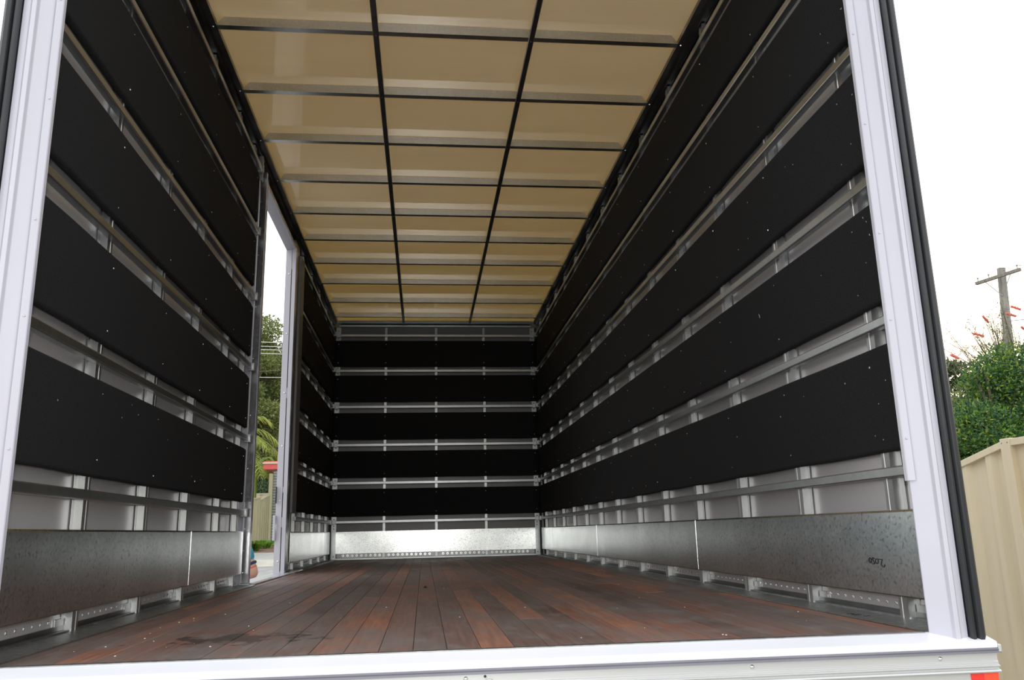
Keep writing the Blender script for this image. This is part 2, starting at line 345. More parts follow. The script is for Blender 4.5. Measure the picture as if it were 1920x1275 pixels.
# cant rails along the roof edges
for sd, side in ((1, 'right'), (-1, 'left')):
    root = empty('cant_rail', (sd*1.16, 0, 2.58), 'dark steel top rail running along the %s edge of the roof' % side, 'roof rail')
    prof = [(1.118, 2.618), (1.118, 2.64), (1.121, 2.64), (1.121, 2.621), (1.148, 2.621), (1.148, 2.640), (1.197, 2.640), (1.197, 2.56), (1.193, 2.56), (1.193, 2.606), (1.186, 2.606), (1.186, 2.598), (1.182, 2.598), (1.182, 2.606), (1.162, 2.606), (1.162, 2.596), (1.156, 2.596), (1.156, 2.618)]
    prof = [(sd*a, b) for a, b in prof]
    MB().prism(prof, 'y', 0.11, 7.27).build('rail', M['alu_dark'], root)
    MB().prism([(sd*1.191, 2.53), (sd*1.1975, 2.53), (sd*1.1975, 2.606), (sd*1.191, 2.606)], 'y', 0.11, 7.27).build('web_plate', M['alu_dark'], root)
    bme = MB().dome((0, 0, 0), (0, 0, -1), .006, .004, 8, 2).mesh('bolt')
    for i in range(12):
        place(root, 'bolt', bme, M['rivet'], (sd*1.136, PUR[i]+.012, 2.618))
    if sd < 0:
        rme = MB().dome((0, 0, 0), (1, 0, 0), .006, .004, 8, 2).mesh('rivet')
        for i in range(34): place(root, 'rivet', rme, M['rivet'], (-1.1910, DY0+.05+i*.041, 2.545))

def purlin_mesh():
    mb = MB(); hx = 1.122
    # web with chamfered top corners, then the bottom flange pointing forward and the top flange
    web = [(-hx, 0), (hx, 0), (hx-.035, .046), (-hx+.035, .046)]
    b = len(mb.v); mb.v += [(x, 0, z) for x, z in web] + [(x, .002, z) for x, z in web]
    mb.f += [(b, b+1, b+2, b+3), (b+7, b+6, b+5, b+4), (b, b+4, b+5, b+1), (b+1, b+5, b+6, b+2), (b+2, b+6, b+7, b+3), (b+3, b+7, b+4, b)]
    mb.box(-hx, hx, .002, .034, 0, .002)
    mb.box(-hx, hx, .032, .034, .002, .010)
    mb.box(-hx+.035, hx-.035, .002, .03, .044, .046)
    return mb.mesh('roof_purlin')
pme = purlin_mesh(); pme.materials.append(M['purlin'])
for i in range(12):
    o = bpy.data.objects.new('roof_purlin', pme); C.objects.link(o); o.location = (0, PUR[i], ZC)
    o['label'] = 'galvanised steel purlin across the roof, %s one in from the rear opening' % ORD[i]
    o['category'] = 'purlin'; o['group'] = 'purlins under the roof sheet'
for xx, side in ((-.376, 'left'), (.379, 'right')):
    root = empty('roof_batten', (xx, 3.5, 2.61), 'long thin dark steel batten under the purlins, the %s one of two' % side, 'batten', 'lengthwise battens under the purlins')
    MB().prism([(xx-.014, 2.6195), (xx-.014, 2.612), (xx-.011, 2.609), (xx+.011, 2.609), (xx+.014, 2.612), (xx+.014, 2.6195)], 'y', .05, 7.20).build('strip', M['alu_dark'], root)
    sme = MB().dome((0, 0, 0), (0, 0, -1), .004, .003, 8, 2).mesh('screw')
    for i in range(12): place(root, 'screw', sme, M['alu_dark'], (xx, PUR[i]+.018, 2.609))
# front header angle
root = empty('front_header', (0, 7.38, 2.6), 'wide folded bright steel header above the front wall', 'header')
MB().prism([(7.16, 2.6205), (7.16, 2.625), (7.25, 2.652), (7.435, 2.652), (7.435, 2.612), (7.40, 2.612), (7.40, 2.632), (7.36, 2.638), (7.25, 2.644)], 'x', -1.115, 1.115).build('folded_plate', M['rail'], root)
MB().box(-1.1, 1.1, 7.372, 7.394, 2.606, 2.628).build('lip', M['rail'], root, .003)

# ------------------------------------------------------------------ studs
def stud_mesh(h):
    """hat section, crown at x=0 facing +x, wings at x=-.037"""
    p = [(-.0235, -.040), (-.0235, -.021), (0, -.019), (0, -.007), (-.002, -.005), (-.002, .005), (0, .007), (0, .019), (-.0235, .021), (-.0235, .040),
         (-.0215, .040), (-.0215, .023), (.002, .0215), (.002, .0085), (0.0, .0065), (0.0, -.0065), (.002, -.0085), (.002, -.0215), (-.0215, -.023), (-.0215, -.040)]
    return MB().prism(p, 'z', 0, h).mesh('wall_stud')
sm = stud_mesh(2.60); sm.materials.append(M['alu'])
def put_stud(loc, rz, label, group):
    o = bpy.data.objects.new('wall_stud', sm); C.objects.link(o); o.location = loc; o.rotation_euler = (0, 0, rz)
    return tag(o, label, 'stud', group)
for i, y in enumerate(STUD_R):
    put_stud((XS-.002, y, 0), math.pi, 'upright aluminium hat-section stud on the right wall, %s from the rear' % ORD[i], 'studs on the right wall')
for i, y in enumerate(STUD_L):
    if i < 6: lb = 'upright aluminium stud on the left wall before the door, %s from the rear' % ORD[i]
    else: lb = 'upright aluminium stud on the left wall beyond the door, %s after it' % ORD[i-6]
    put_stud((-XS+.002, y, 0), 0, lb, 'studs on the left wall')
sb_me = MB().prism([(-.016, 7.402), (-.014, 7.399), (.014, 7.399), (.016, 7.402), (.016, 7.439), (-.016, 7.439)], 'z', 0, 2.60).mesh('wall_stud'); sb_me.materials.append(M['rail'])
for i, xx in enumerate(STUD_B):
    o = bpy.data.objects.new('wall_stud', sb_me); C.objects.link(o); o.location = (xx, 0, 0)
    tag(o, 'upright stud on the front wall, %s of three' % ['left', 'middle', 'right'][i], 'stud', 'studs on the front wall')
# corner posts at the far end
for sd, side in ((1, 'right'), (-1, 'left')):
    root = empty('corner_angle', (sd*1.15, 7.36, 0), 'bright galvanised corner angle at the far %s corner' % side, 'corner post')
    pr_ = [(sd*1.097, 7.398), (sd*1.097, 7.402), (sd*1.152, 7.402), (sd*1.1785, 7.372), (sd*1.1785, 7.28), (sd*1.1745, 7.28), (sd*1.1745, 7.370), (sd*1.150, 7.398)]
    MB().prism(pr_, 'z', 0.0, 2.60).build('angle', M['rail'], root)
    hme = MB().cyl((0, 0, 0), (0, -.0012, 0), .006, n=10).mesh('bolt_hole')
    for z in (.035, .33, .36, .43, .48, .79, .85, 1.21, 1.27, 1.64, 1.70, 2.05, 2.12, 2.47, 2.53, 2.56):
        place(root, 'bolt_hole', hme, M['ink'], (sd*1.122, 7.398, z))

# ------------------------------------------------------------------ padded boards
def board(name, label, group, axis, a0, a1, z0, z1, side, screws, seed):
    """carpeted board; axis 'y' on side walls, 'x' on the front wall"""
    root = empty(name, (side*XB if axis == 'y' else 0, (a0+a1)/2 if axis == 'y' else L, (z0+z1)/2), label, 'padded board', group)
    rn = random.Random(seed)
    T = .022; r = .010
    prof = []
    for cz, s0 in ((z0, 0), (z1, 1)):
        for k in range(5):
            t = math.pi/2*k/4
            if s0 == 0: prof.append((T-r+r*math.sin(t), z0+r-r*math.cos(t)))
            else: prof.append((T-r+r*math.cos(t), z1-r+r*math.sin(t)))
    prof = [(0, z0)] + prof + [(0, z1)]
    n = max(2, int((a1-a0)/.09)); mb = MB(); np_ = len(prof)
    ph = rn.uniform(0, 6)
    for i in range(n+1):
        a = a0+(a1-a0)*i/n
        inset = .006 if i in (0, n) else 0
        wav = .0012*math.sin(a*11.1+ph)+.001*math.sin(a*4.3+ph*2)
        for d, z in prof:
            dd = max(0, d-inset); zz = z+(wav if z < (z0+z1)/2 else wav*.4)
            if axis == 'y': mb.v.append((side*(XS-.0005-dd-(.0008*math.sin(a*11.1+z*9) if d > .01 else 0)), a, zz))
            else: mb.v.append((a, 7.395-dd, zz))
    for i in range(n):
        for k in range(np_):
            mb.f.append((i*np_+k, i*np_+(k+1) % np_, (i+1)*np_+(k+1) % np_, (i+1)*np_+k))
    mb.f += [tuple(range(np_))[::-1], tuple(n*np_+k for k in range(np_))]
    pad = mb.build('pad', M['carpet'], root, smooth=True)
    ax = (-side, 0, 0) if axis == 'y' else (0, -1, 0)
    for s in screws:
        if s < a0+.02 or s > a1-.02: continue
        for zz in (z0+.045, z1-.045):
            q = rn.uniform(-.008, .008); r_ = rn.choice([.002, .0025, .0035])
            c = (side*(XB+.001), s+q, zz+q) if axis == 'y' else (s+q*.3, 7.373, zz)
            MB().dome(c, ax, r_ if axis == 'y' else .005, .003, 7, 2).build('screw', M['screw'], pad)
    return root
HT = ['lowest', 'second lowest', 'middle', 'second highest', 'highest']
for i, (z0, z1) in enumerate(BOARDZ):
    board('padded_board', 'long black carpeted board on the right wall, the %s of five' % HT[i], 'padded boards on the right wall', 'y', .012, 7.366, z0, z1, 1, STUD_R, i)
    board('padded_board', 'black carpeted board on the left wall before the door, the %s of five' % HT[i], 'padded boards on the near left wall', 'y', .012, DY0-.07, z0, z1, -1, STUD_L[:6], 10+i)
    board('padded_board', 'short black carpeted board on the left beyond the door, the %s of five' % HT[i], 'padded boards on the far left wall', 'y', DY1+.50, 7.366, z0, z1, -1, STUD_L[6:], 20+i)
    board('padded_board', 'black carpeted board across the front wall, the %s of five' % HT[i], 'padded boards on the front wall', 'x', -1.154, 1.154, z0, z1, 1, [-1.12]+STUD_B+[1.12], 30+i)
# lint flecks on the boards (stuck to them, so parts would move with them): tiny, a few on the nearest boards
def lint(side, pts):
    rn = random.Random(5+side)
    mb = MB()
    for (y, z, l_) in pts:
        a = rn.uniform(-.6, .6)
        mb.tube([(side*(XB-.001), y, z), (side*(XB-.001), y+l_*.5*math.sin(a), z+l_*.5), (side*(XB-.001), y+l_*math.sin(a), z+l_*.8)], [.0008, .0011, .0005], 5)
    o = mb.build('lint', M['lint']); return o
rn = random.Random(12)
for i, (z0, z1) in enumerate(BOARDZ[:4]):
    pts = [(.16+rn.random()**2*3.2, rn.uniform(z0+.03, z1-.03), rn.uniform(.002, .008)) for _ in range(8)]
    o = lint(1, pts); tag(o, 'specks of pale lint scattered on the %s black board of the right wall' % HT[i], 'lint', kind='stuff')
pts = [(.3+rn.random()*2.3, rn.uniform(*BOARDZ[0]), rn.uniform(.002, .006)) for _ in range(10)]
o = lint(-1, pts); tag(o, 'specks of pale lint scattered on the lowest black board of the left wall', 'lint', kind='stuff')
o = lint(1, [(.98, 1.045, .022)]); tag(o, 'longer white lint thread stuck on the second lowest board of the right wall', 'lint')

# ------------------------------------------------------------------ tie rails
HR = ['lowest', 'second lowest', 'third lowest', 'third highest', 'second highest', 'highest']
def rail(label, group, axis, a0, a1, z, side, ends):
    root = empty('tie_rail', ((side*XB, (a0+a1)/2, z) if axis == 'y' else (0, L, z)), label, 'rail', group)
    h = .0145
    if axis == 'y':
        x0, x1 = (XB-.004, XS-.002); r = .004
        prof = [(x0+r, z-h), (x0+.0012, z-h+.0012), (x0, z-h+r), (x0, z+h-r), (x0+.0012, z+h-.0012), (x0+r, z+h), (x1, z+h), (x1, z-h)]
        MB().prism([(side*a, b) for a, b in prof], 'y', a0, a1).build('tube', M['rail'], root)
        for e in ends:
            MB().box(*sorted((side*(XB-.013), side*(XS))), e-.012, e+.012, z-.024, z+.024).build('end_bracket', M['alu'], root, .002)
    else:
        MB().prism([(7.362, z-h+.003), (7.365, z-h), (7.395, z-h), (7.395, z+h), (7.365, z+h), (7.362, z+h-.003)], 'x', a0, a1).build('tube', M['rail'], root)
        for e in ends:
            MB().box(e-.02, e+.02, 7.352, 7.372, z-.022, z+.022).build('end_bracket', M['alu'], root, .002)
for i, z in enumerate(RAILZ):
    rail('galvanised tie rail along the right wall, the %s of six' % HR[i], 'tie rails on the right wall', 'y', .005, 7.34, z, 1, [7.3])
    rail('galvanised tie rail on the left wall before the door, the %s of six' % HR[i], 'tie rails on the near left wall', 'y', .005, DY0-.04, z, -1, [DY0-.05])
    rail('galvanised tie rail on the left wall beyond the door, the %s of six' % HR[i], 'tie rails on the far left wall', 'y', DY1+.49, 7.34, z, -1, [7.3])
    rail('galvanised tie rail across the front wall, the %s of six' % HR[i], 'tie rails on the front wall', 'x', -1.13, 1.13, z, 1, [-1.12, 1.12])

# ------------------------------------------------------------------ kick plates
def kick(label, group, axis, a0, a1, side=1, z0=.066, z1=.297):
    if axis == 'y':
        xf = XB; b = XS-.001
        prof = [(xf, z0+.004), (xf, z1-.006), (xf+.003, z1), (b, z1), (b, z1-.002), (xf+.004, z1-.003), (xf+.0022, z1-.007), (xf+.0022, z0+.006), (xf+.004, z0+.003), (b, z0+.002), (b, z0), (xf+.003, z0)]
        o = MB().prism([(side*p, q) for p, q in prof], 'y', a0, a1).build('kick_plate', M['kick'])
    else:
        prof = [(7.365, z0), (7.365, z1), (7.395, z1), (7.395, z1-.002), (7.367, z1-.002), (7.367, z0)]
        o = MB().prism(prof, 'x', a0, a1).build('kick_plate', M['kick'])
    return tag(o, label, 'kick plate', group)
g = 'galvanised kick plates'
KR = [(.01, 1.95), (1.952, 4.28), (4.282, 6.55), (6.552, 7.235)]
kr = []
for i, (a, b) in enumerate(KR):
    kr.append(kick(['galvanised kick plate low on the right wall with handwritten 2050, nearest the rear', 'galvanised kick plate on the right wall, second from the rear', 'galvanised kick plate on the right wall, third from the rear', 'short galvanised kick plate on the right wall at the far corner'][i], g, 'y', a, b, 1))
kick('large galvanised kick plate on the left wall, nearest the rear', g, 'y', .01, 1.84, -1)
kick('shorter galvanised kick plate on the left wall ending at the door', g, 'y', 1.842, DY0-.06, -1)
kick('galvanised kick plate on the left wall beyond the door', g, 'y', DY1+.27, 6.72, -1)
kick('small galvanised kick plate on the left wall at the far corner', g, 'y', 6.722, 7.27, -1)
kick('bright galvanised kick plate across the foot of the front wall', g, 'x', -1.096, 1.096)
for sd, y in ((1, 1.951), (1, 4.281), (1, 6.551), (-1, 1.841), (-1, 6.721)):
    o = MB().box(*sorted((sd*(XB-.0008), sd*(XB+.001))), y-.012, y-.001, .068, .295).build('joint_strip', M['rivet'])
    own = [k for k in bpy.data.objects if k.name.startswith('kick_plate') and not k.parent and abs(max(v.co.y for v in k.data.vertices)-(y-.001)) < .003 and k.data.vertices[0].co.x*sd > 0]
    if own: o.parent = own[0]
# handwriting "2050", upside down, in marker on the first right plate
def strokes(parent, name, polys, cyy, czz, sc, w_, xx=None, zflat=None, squash=1.):
    """polylines in (right, up) as seen from inside, on the right wall; right = -y"""
    mb = MB()
    for pl in polys:
        pts = []
        for a, b in pl:
            if zflat is None: pts.append((xx-.0006, cyy-a*sc, czz+b*sc))
            else: pts.append((czz - b*sc*squash, cyy-a*sc, zflat))
        mb.tube(pts, w_, 6)
    return mb.build(name, M['ink'], parent)
def arc(cx, cy, rx, ry, a0, a1, n=12):
    return [(cx+rx*math.cos(math.radians(a0+(a1-a0)*i/n)), cy+ry*math.sin(math.radians(a0+(a1-a0)*i/n))) for i in range(n+1)]
px_ = 1/24.
def P(pts): return [((u-830)*px_, -(v-550)*px_) for u, v in pts]
glyph = [P([(590, 600), (610, 480), (540, 405), (495, 470), (490, 560), (545, 605)]),
         P([(728, 445), (685, 400), (642, 425), (655, 480), (705, 535), (742, 590), (715, 640), (632, 640)]),
         P([(840, 440), (890, 470), (900, 540), (870, 620), (820, 625), (775, 560), (790, 470), (840, 440)]),
         P([(920, 455), (1080, 455), (1030, 560), (1015, 650), (1060, 720), (1130, 730), (1165, 640)])]
# the plate is seen obliquely: widths along the wall are stretched to match
def stretch(pls, sx, sy): return [[(a*sx, b*sy) for a, b in pl] for pl in pls]
strokes(kr[0], 'handwriting', stretch(glyph, 2.95/1000, 1.75/1000), (.340), .155, 1., .0013, xx=XB)

# ------------------------------------------------------------------ foot of the walls
def rivets(root, pts, ax, r=.0055, h=.003):
    me = MB().dome((0, 0, 0), ax, r, h, 8, 2).mesh('rivet')
    for p in pts[:100]: place(root, 'rivet', me, M['rivet'], p)
    if len(pts) > 100:
        mb = MB()
        for p in pts[100:]: mb.dome(p, ax, r, h, 6, 2)
        o = mb.build('rivet', M['rivet'], root); o['kind'] = 'stuff'
for sd, side, segs in ((1, 'right', [(.01, 7.38)]), (-1, 'left', [(.01, DY0-.02), (DY1+.06, 7.38)])):
    for j, (a, b) in enumerate(segs):
        lb = 'galvanised floor edge angle along the foot of the %s wall' % side
        if sd < 0: lb += [' before the door', ' beyond the door'][j]
        root = empty('edge_angle', (sd*1.12, (a+b)/2, 0), lb, 'floor trim', 'floor edge angles')
        prof = [(1.078, .0008), (1.078, .0040), (1.172, .0075), (1.172, .012), (1.1955, .012), (1.1955, .0105), (1.174, .0105), (1.174, .0008)]
        MB().prism([(sd*p, q) for p, q in prof], 'y', a, b).build('angle', M['galv'], root)
        root2 = empty('rivet_strip', (sd*1.21, (a+b)/2, .03), 'riveted strip along the bottom of the %s wall sheet' % side + ([' before the door', ' beyond the door'][j] if sd < 0 else ''), 'wall trim', 'riveted strips at the wall feet')
        MB().box(*sorted((sd*1.1955, sd*1.1978)), a, b, .012, .085).build('strip', M['sheet'], root2)
        MB().box(*sorted((sd*1.189, sd*1.1955)), a, b, .0125, .026).build('lip', M['alu_dark'], root2)
        studs = STUD_R if sd > 0 else STUD_L
        pts = []
        y = a+.04
        while y < b-.02:
            if min(abs(y-s) for s in studs) > .03: pts.append((sd*1.1953, y, .041))
            y += .0485
        rivets(root2, pts, (-sd, 0, 0))
        cme = MB().box(-.02, .0, -.03, .03, 0, .05).mesh('foot_cleat')
        for s in studs:
            if a < s < b:
                o = place(root2, 'foot_cleat', MB().prism([(sd*1.190, s-.085), (sd*1.1945, s-.085), (sd*1.1945, s-.028), (sd*1.190, s-.028)], 'z', .0125, .045).mesh('foot_cleat'), M['alu'], (0, 0, 0))
root = empty('edge_angle', (0, 7.36, 0), 'bright floor edge angle along the foot of the front wall', 'floor trim', 'floor edge angles')
MB().prism([(7.345, .0008), (7.345, .017), (7.347, .019), (7.41, .019), (7.41, .0008)], 'x', -1.10, 1.10).build('angle', M['rail'], root)
root = empty('rivet_strip', (0, 7.43, .04), 'dark strip with a row of ringed holes along the front wall foot', 'wall trim', 'riveted strips at the wall feet')
MB().box(-1.09, 1.09, 7.428, 7.4385, .019, .09).build('strip', M['alu_dark'], root)
def ring_mesh(r0, r1, d, n=14):
    mb = MB(); b = 0
    for (r, y) in ((r1, 0), (r1, -d), (r0, -d), (r0, 0)):
        for i in range(n):
            t = 2*math.pi*i/n; mb.v.append((r*math.cos(t), y, r*math.sin(t)))
    for k in range(4):
        for i in range(n):
            mb.f.append((k*n+i, k*n+(i+1) % n, ((k+1) % 4)*n+(i+1) % n, ((k+1) % 4)*n+i))
    return mb.mesh('hole_ring')
rme = ring_mesh(.007, .0125, .003)
x = -1.02
while x < 1.05:
    if min(abs(x-s) for s in STUD_B) > .035: place(root, 'hole_ring', rme, M['rivet'], (x, 7.4275, .043))
    x += .0495
# scribble on the right edge angle
scr = [P([(540, 330), (575, 320), (560, 370)]), P([(510, 430), (560, 420), (590, 500)]), P([(655, 320), (640, 400), (700, 410), (690, 340), (715, 520)]),
       P([(750, 350), (800, 370), (790, 510)]), P([(895, 470), (900, 480)]), P([(950, 420), (1000, 415), (985, 570)])]
mb = MB()
ex = [o for o in bpy.data.objects if o.name == 'edge_angle'][0]
for pl in scr:
    mb.tube([(1.122-b*.0105*.26, .392-a*.0105*.42, .0056+(.0105*b*-.26)*.036) for a, b in pl], .0011, 5)
mb.build('handwriting', M['ink'], ex)

# ------------------------------------------------------------------ side door opening (left)
root = empty('door_1', (-1.2, DY1, 0), 'tall open side doorway with white aluminium frame in the left wall', 'doorway', kind='structure')
# far jamb, seen nearly face on
jy = DY1
MB().prism([(-1.220, jy), (-1.220, jy+.05), (-1.141, jy+.05), (-1.141, jy+.008), (-1.143, jy), (-1.170, jy), (-1.171, jy+.006), (-1.176, jy+.006), (-1.177, jy), (-1.220, jy)], 'z', -.01, 2.475).build('jamb', M['white'], root)
MB().box(-1.1755, -1.1715, jy+.002, jy+.0055, .02, .33).box(-1.1755, -1.1715, jy+.002, jy+.0055, .40, .58).box(-1.1755, -1.1715, jy+.002, jy+.0055, .62, 1.28).box(-1.1755, -1.1715, jy+.002, jy+.0055, 1.36, 2.30).build('slot', M['ink'], root)
sme = MB().dome((0, 0, 0), (0, -1, 0), .007, .004, 10, 3).mesh('screw')
for z in (.09, .52, .92, 1.32, 1.78, 2.26): place(root, 'screw', sme, M['screw'], (-1.191, jy, z))
MB().box(-1.232, -1.212, jy-.03, jy+.02, .235, .415).build('hinge_cover', M['white'], root, .004)
MB().box(-1.219, -1.2125, jy-.044, jy-.012, .50, .62).build('catch', M['black_plastic'], root, .002)
# near jamb
MB().box(-1.22, -1.166, DY0+.004, DY0+.03, -.01, 2.475).build('jamb', M['white'], root)
# head
MB().prism([(-1.219, 2.455), (-1.219, 2.50), (-1.150, 2.50), (-1.150, 2.47)], 'y', DY0, jy+.05).build('head', M['white'], root)
# threshold
MB().prism([(-1.255, -.012), (-1.255, .002), (-1.09, .0062), (-1.086, .002), (-1.086, -.002)], 'y', DY0+.004, jy+.13).build('threshold', M['silver'], root)
MB().prism([(-1.128, .005), (-1.128, .0085), (-1.088, .0085), (-1.086, .005)], 'y', DY0+.004, jy+.55).build('threshold_edge', M['white'], root)
# near door post (galvanised box with white edge)
root = empty('door_post', (-1.12, DY0, 0), 'galvanised door post standing proud of the left wall on the near side of the door', 'post', 'posts of the side door')
MB().box(-1.162, -1.125, DY0-.0, DY0+.04, .012, 2.50).build('post', M['post'], root, .0015)
MB().box(-1.125, -1.1215, DY0-.004, DY0+.04, .012, 2.46).build('edge_strip', M['white'], root)
MB().box(-1.166, -1.162, DY0-.012, DY0+.04, .0, .46).build('edge_strip', M['white'], root)
MB().box(-1.168, -1.112, DY0-.02, DY0+.04, .001, .012).build('foot_plate', M['galv'], root, .001)
MB().box(-1.175, -1.150, DY0-.02, DY0+.012, 2.44, 2.60).build('head_bracket', M['alu'], root, .002)
rv = MB().dome((0, 0, 0), (0, -1, 0), .004, .002, 8, 2).mesh('rivet')
for z in (.07, .19, .31, .65, .96, 1.3, 1.62, 1.95, 2.3): place(root, 'rivet', rv, M['rivet'], (-1.156, DY0, z))
# far door post: dark channel and grey angle
root = empty('door_post', (-1.15, DY1+.15, 0), 'dark steel channel post on the far side of the side door', 'post', 'posts of the side door')
MB().box(-1.19, -1.158, DY1+.052, DY1+.26, .012, 2.56).build('channel', M['alu_dark'], root, .002)
MB().prism([(-1.175, DY1+.26), (-1.144, DY1+.27), (-1.142, DY1+.28), (-1.142, DY1+.46), (-1.175, DY1+.48)], 'z', .44, 2.50).build('angle', M['greypost'], root)
rv2 = MB().dome((0, 0, 0), (1, 0, 0), .004, .002, 8, 2).mesh('rivet')
for z in (.5, .72, 1.0, 1.35, 1.7, 2.05, 2.38): place(root, 'rivet', rv2, M['rivet'], (-1.142, DY1+.44, z))

# ------------------------------------------------------------------ rear frame
for sd, side in ((1, 'right'), (-1, 'left')):
    root = empty('rear_post', (sd*1.12, -.03, -.02), 'white aluminium rear corner post on the %s with black rubber seals' % side, 'post', 'rear corner posts')
    F = lambda pr_: [(sd*a, b) for a, b in pr_]
    MB().prism(F([(1.0705, .0), (1.0705, -.004), (1.108, -.036), (1.1115, -.047), (1.122, -.047), (1.127, -.041), (1.147, -.037), (1.147, -.020), (1.194, -.020), (1.198, .0), (1.204, .02), (1.204, .10), (1.19, .10), (1.19, .0)]), 'z', -.018, 2.72).build('post', M['white'], root, .0015)
    MB().prism(F([(1.064, .006), (1.064, -.006), (1.0655, -.0085), (1.078, -.0185), (1.0795, -.015), (1.070, -.007), (1.070, .006)]), 'z', .365 if sd > 0 else .1, 2.72).build('cover_strip', M['white'], root)
    MB().prism(F([(1.150, -.021), (1.148, -.046), (1.152, -.052), (1.160, -.050), (1.163, -.042), (1.163, -.021)]), 'z', -.020, 2.72).build('rubber_seal', M['rubber'], root, .001, True)
    MB().prism(F([(1.164, -.021), (1.164, -.044), (1.168, -.054), (1.178, -.054), (1.183, -.045), (1.190, -.040), (1.194, -.028), (1.194, -.021)]), 'z', -.022, 2.72).build('rubber_seal', M['rubber'], root, .001, True)
    rv = MB().dome((0, 0, 0), (-sd*.5, -1, 0), .0035, .0022, 8, 2).mesh('rivet')
    for z in (.47, .78, 1.02, 1.34, 1.62, 1.95, 2.3, 2.6): place(root, 'rivet', rv, M['white'], (sd*1.0715, -.0135, z))
root = empty('rear_sill', (0, -.05, -.03), 'white aluminium sill across the rear edge of the floor', 'sill')
MB().prism([(.012, .0035), (.012, -.026), (-.060, -.030), (-.066, -.027), (-.066, -.0165), (-.062, -.0125), (-.030, -.0045), (.0, .0035)], 'x', -1.198, 1.198).build('sill_plate', M['sill'], root, .002)
MB().prism([(-.040, -.0265), (-.062, -.0275), (-.0655, -.028), (-.0675, -.031), (-.066, -.034), (-.0675, -.0385), (-.040, -.0385)], 'x', -1.205, 1.205).build('rubber_strip', M['greyrub'], root)
for sd in (1, -1):
    MB().box(*sorted((sd*1.198, sd*1.206)), -.068, -.03, -.037, -.020).build('end_cap', M['silver'], root, .002)
MB().box(-1.06, 1.06, -.004, .014, .0034, .0048).build('grey_edge', M['galv'], root)
root = empty('tail_rail', (0, -.06, -.08), 'ribbed silver aluminium rail below the rear sill with dome screws', 'rail')
MB().prism([(-.03, -.0385), (-.058, -.0385), (-.058, -.0565), (-.060, -.0585), (-.060, -.0645), (-.065, -.066), (-.065, -.069), (-.060, -.0705), (-.060, -.0745), (-.066, -.076), (-.068, -.079), (-.066, -.082), (-.03, -.082)], 'x', -1.198, 1.198).build('ribbed_rail', M['silver'], root, .0006)
sme = MB().dome((0, 0, 0), (0, -1, 0), .0055, .0045, 12, 3).mesh('screw')
for i in range(6): place(root, 'screw', sme, M['screw'], (-1.20+.465*i+.02 if False else [-.95, -.50, -.05, .60, 1.055, -1.15][i], -.058, -.0485))
MB().box(-1.185, 1.185, -.054, -.03, -.42, -.082).build('panel', M['silver'], root, .002)
root = empty('reflector', (1.16, -.06, -.12), 'red and orange reflector strip at the lower right corner of the truck', 'reflector')
MB().box(1.128, 1.160, -.0565, -.054, -.36, -.0825).build('red_lens', M['red'], root)
MB().box(1.160, 1.196, -.0565, -.054, -.36, -.0825).build('orange_lens', M['orange'], root)
root = empty('key_ring', (-.005, -.064, -.072), 'small metal ring with black knob hanging below the sill, middle', 'ring')
MB().dome((-.0075, -.059, -.0448), (0, -1, 0), .003, .005, 10, 3).build('knob', M['black_plastic'], root)
MB().tube([(.0015+.0062*math.cos(t), -.0610, -.0525+.0062*math.sin(t)) for t in [i*math.pi/8 for i in range(17)]], .0010, 6).build('ring', M['screw'], root, smooth=True)
root = empty('rear_header', (0, -.02, 2.68), 'white aluminium header added for the light over the rear opening, above the view', 'header')
MB().box(-1.058, 1.058, -.04, .03, 2.60, 2.76).build('beam', M['white'], root, .003)  # out of view, added for its effect on the lighting
# roof edge and chassis outside
o = MB().box(1.2205, 1.228, .10, 7.52, -.2, 2.74).build('side_skin', M['skin']); tag(o, 'white outer skin of the truck box on the right', 'panel')
mb = MB().box(-1.228, -1.2205, .10, DY0+.0, -.2, 2.74).box(-1.228, -1.2205, DY1+.1, 7.52, -.2, 2.74).box(-1.228, -1.2205, DY0, DY1+.1, 2.5, 2.74)
o = mb.build('side_skin', M['skin']); tag(o, 'white outer skin of the truck box on the left', 'panel')
root = empty('truck_chassis', (0, 4, GZ), 'dark truck chassis with wheels under the box', 'chassis')
for sd in (1, -1):
    MB().box(*sorted((sd*.38, sd*.46)), .1, 9.5, -.42, -.20).build('chassis_rail', M['black_plastic'], root)
    for y in (2.0, 8.6):
        MB().cyl((sd*.85, y, GZ+.40), (sd*1.12, y, GZ+.40), .40, n=32).build('wheel', M['rubber'], root, .03)
MB().box(-1.18, 1.18, .1, 7.4, -.2, -.12).build('deck', M['alu_dark'], root)

# flecks on the floor
rn = random.Random(21); mb = MB()
for _ in range(90):
    x, y, r = rn.uniform(-1.0, 1.03), .1+rn.random()**1.3*5, rn.choice([.0012, .0015, .002, .003])
    mb.dome((x, y, .0005), (0, 0, 1), r, r*.7, 6, 2)
o = mb.build('floor_debris', M['fleck']); tag(o, 'pale specks of dirt scattered over the wooden floor', 'debris', kind='stuff')
mb = MB().dome((-.135, 2.28, .0), (0, 0, 1), .008, .01, 8, 3)
o = mb.build('pebble', M['ink']); tag(o, 'small dark lump lying in the middle of the wooden floor', 'debris')
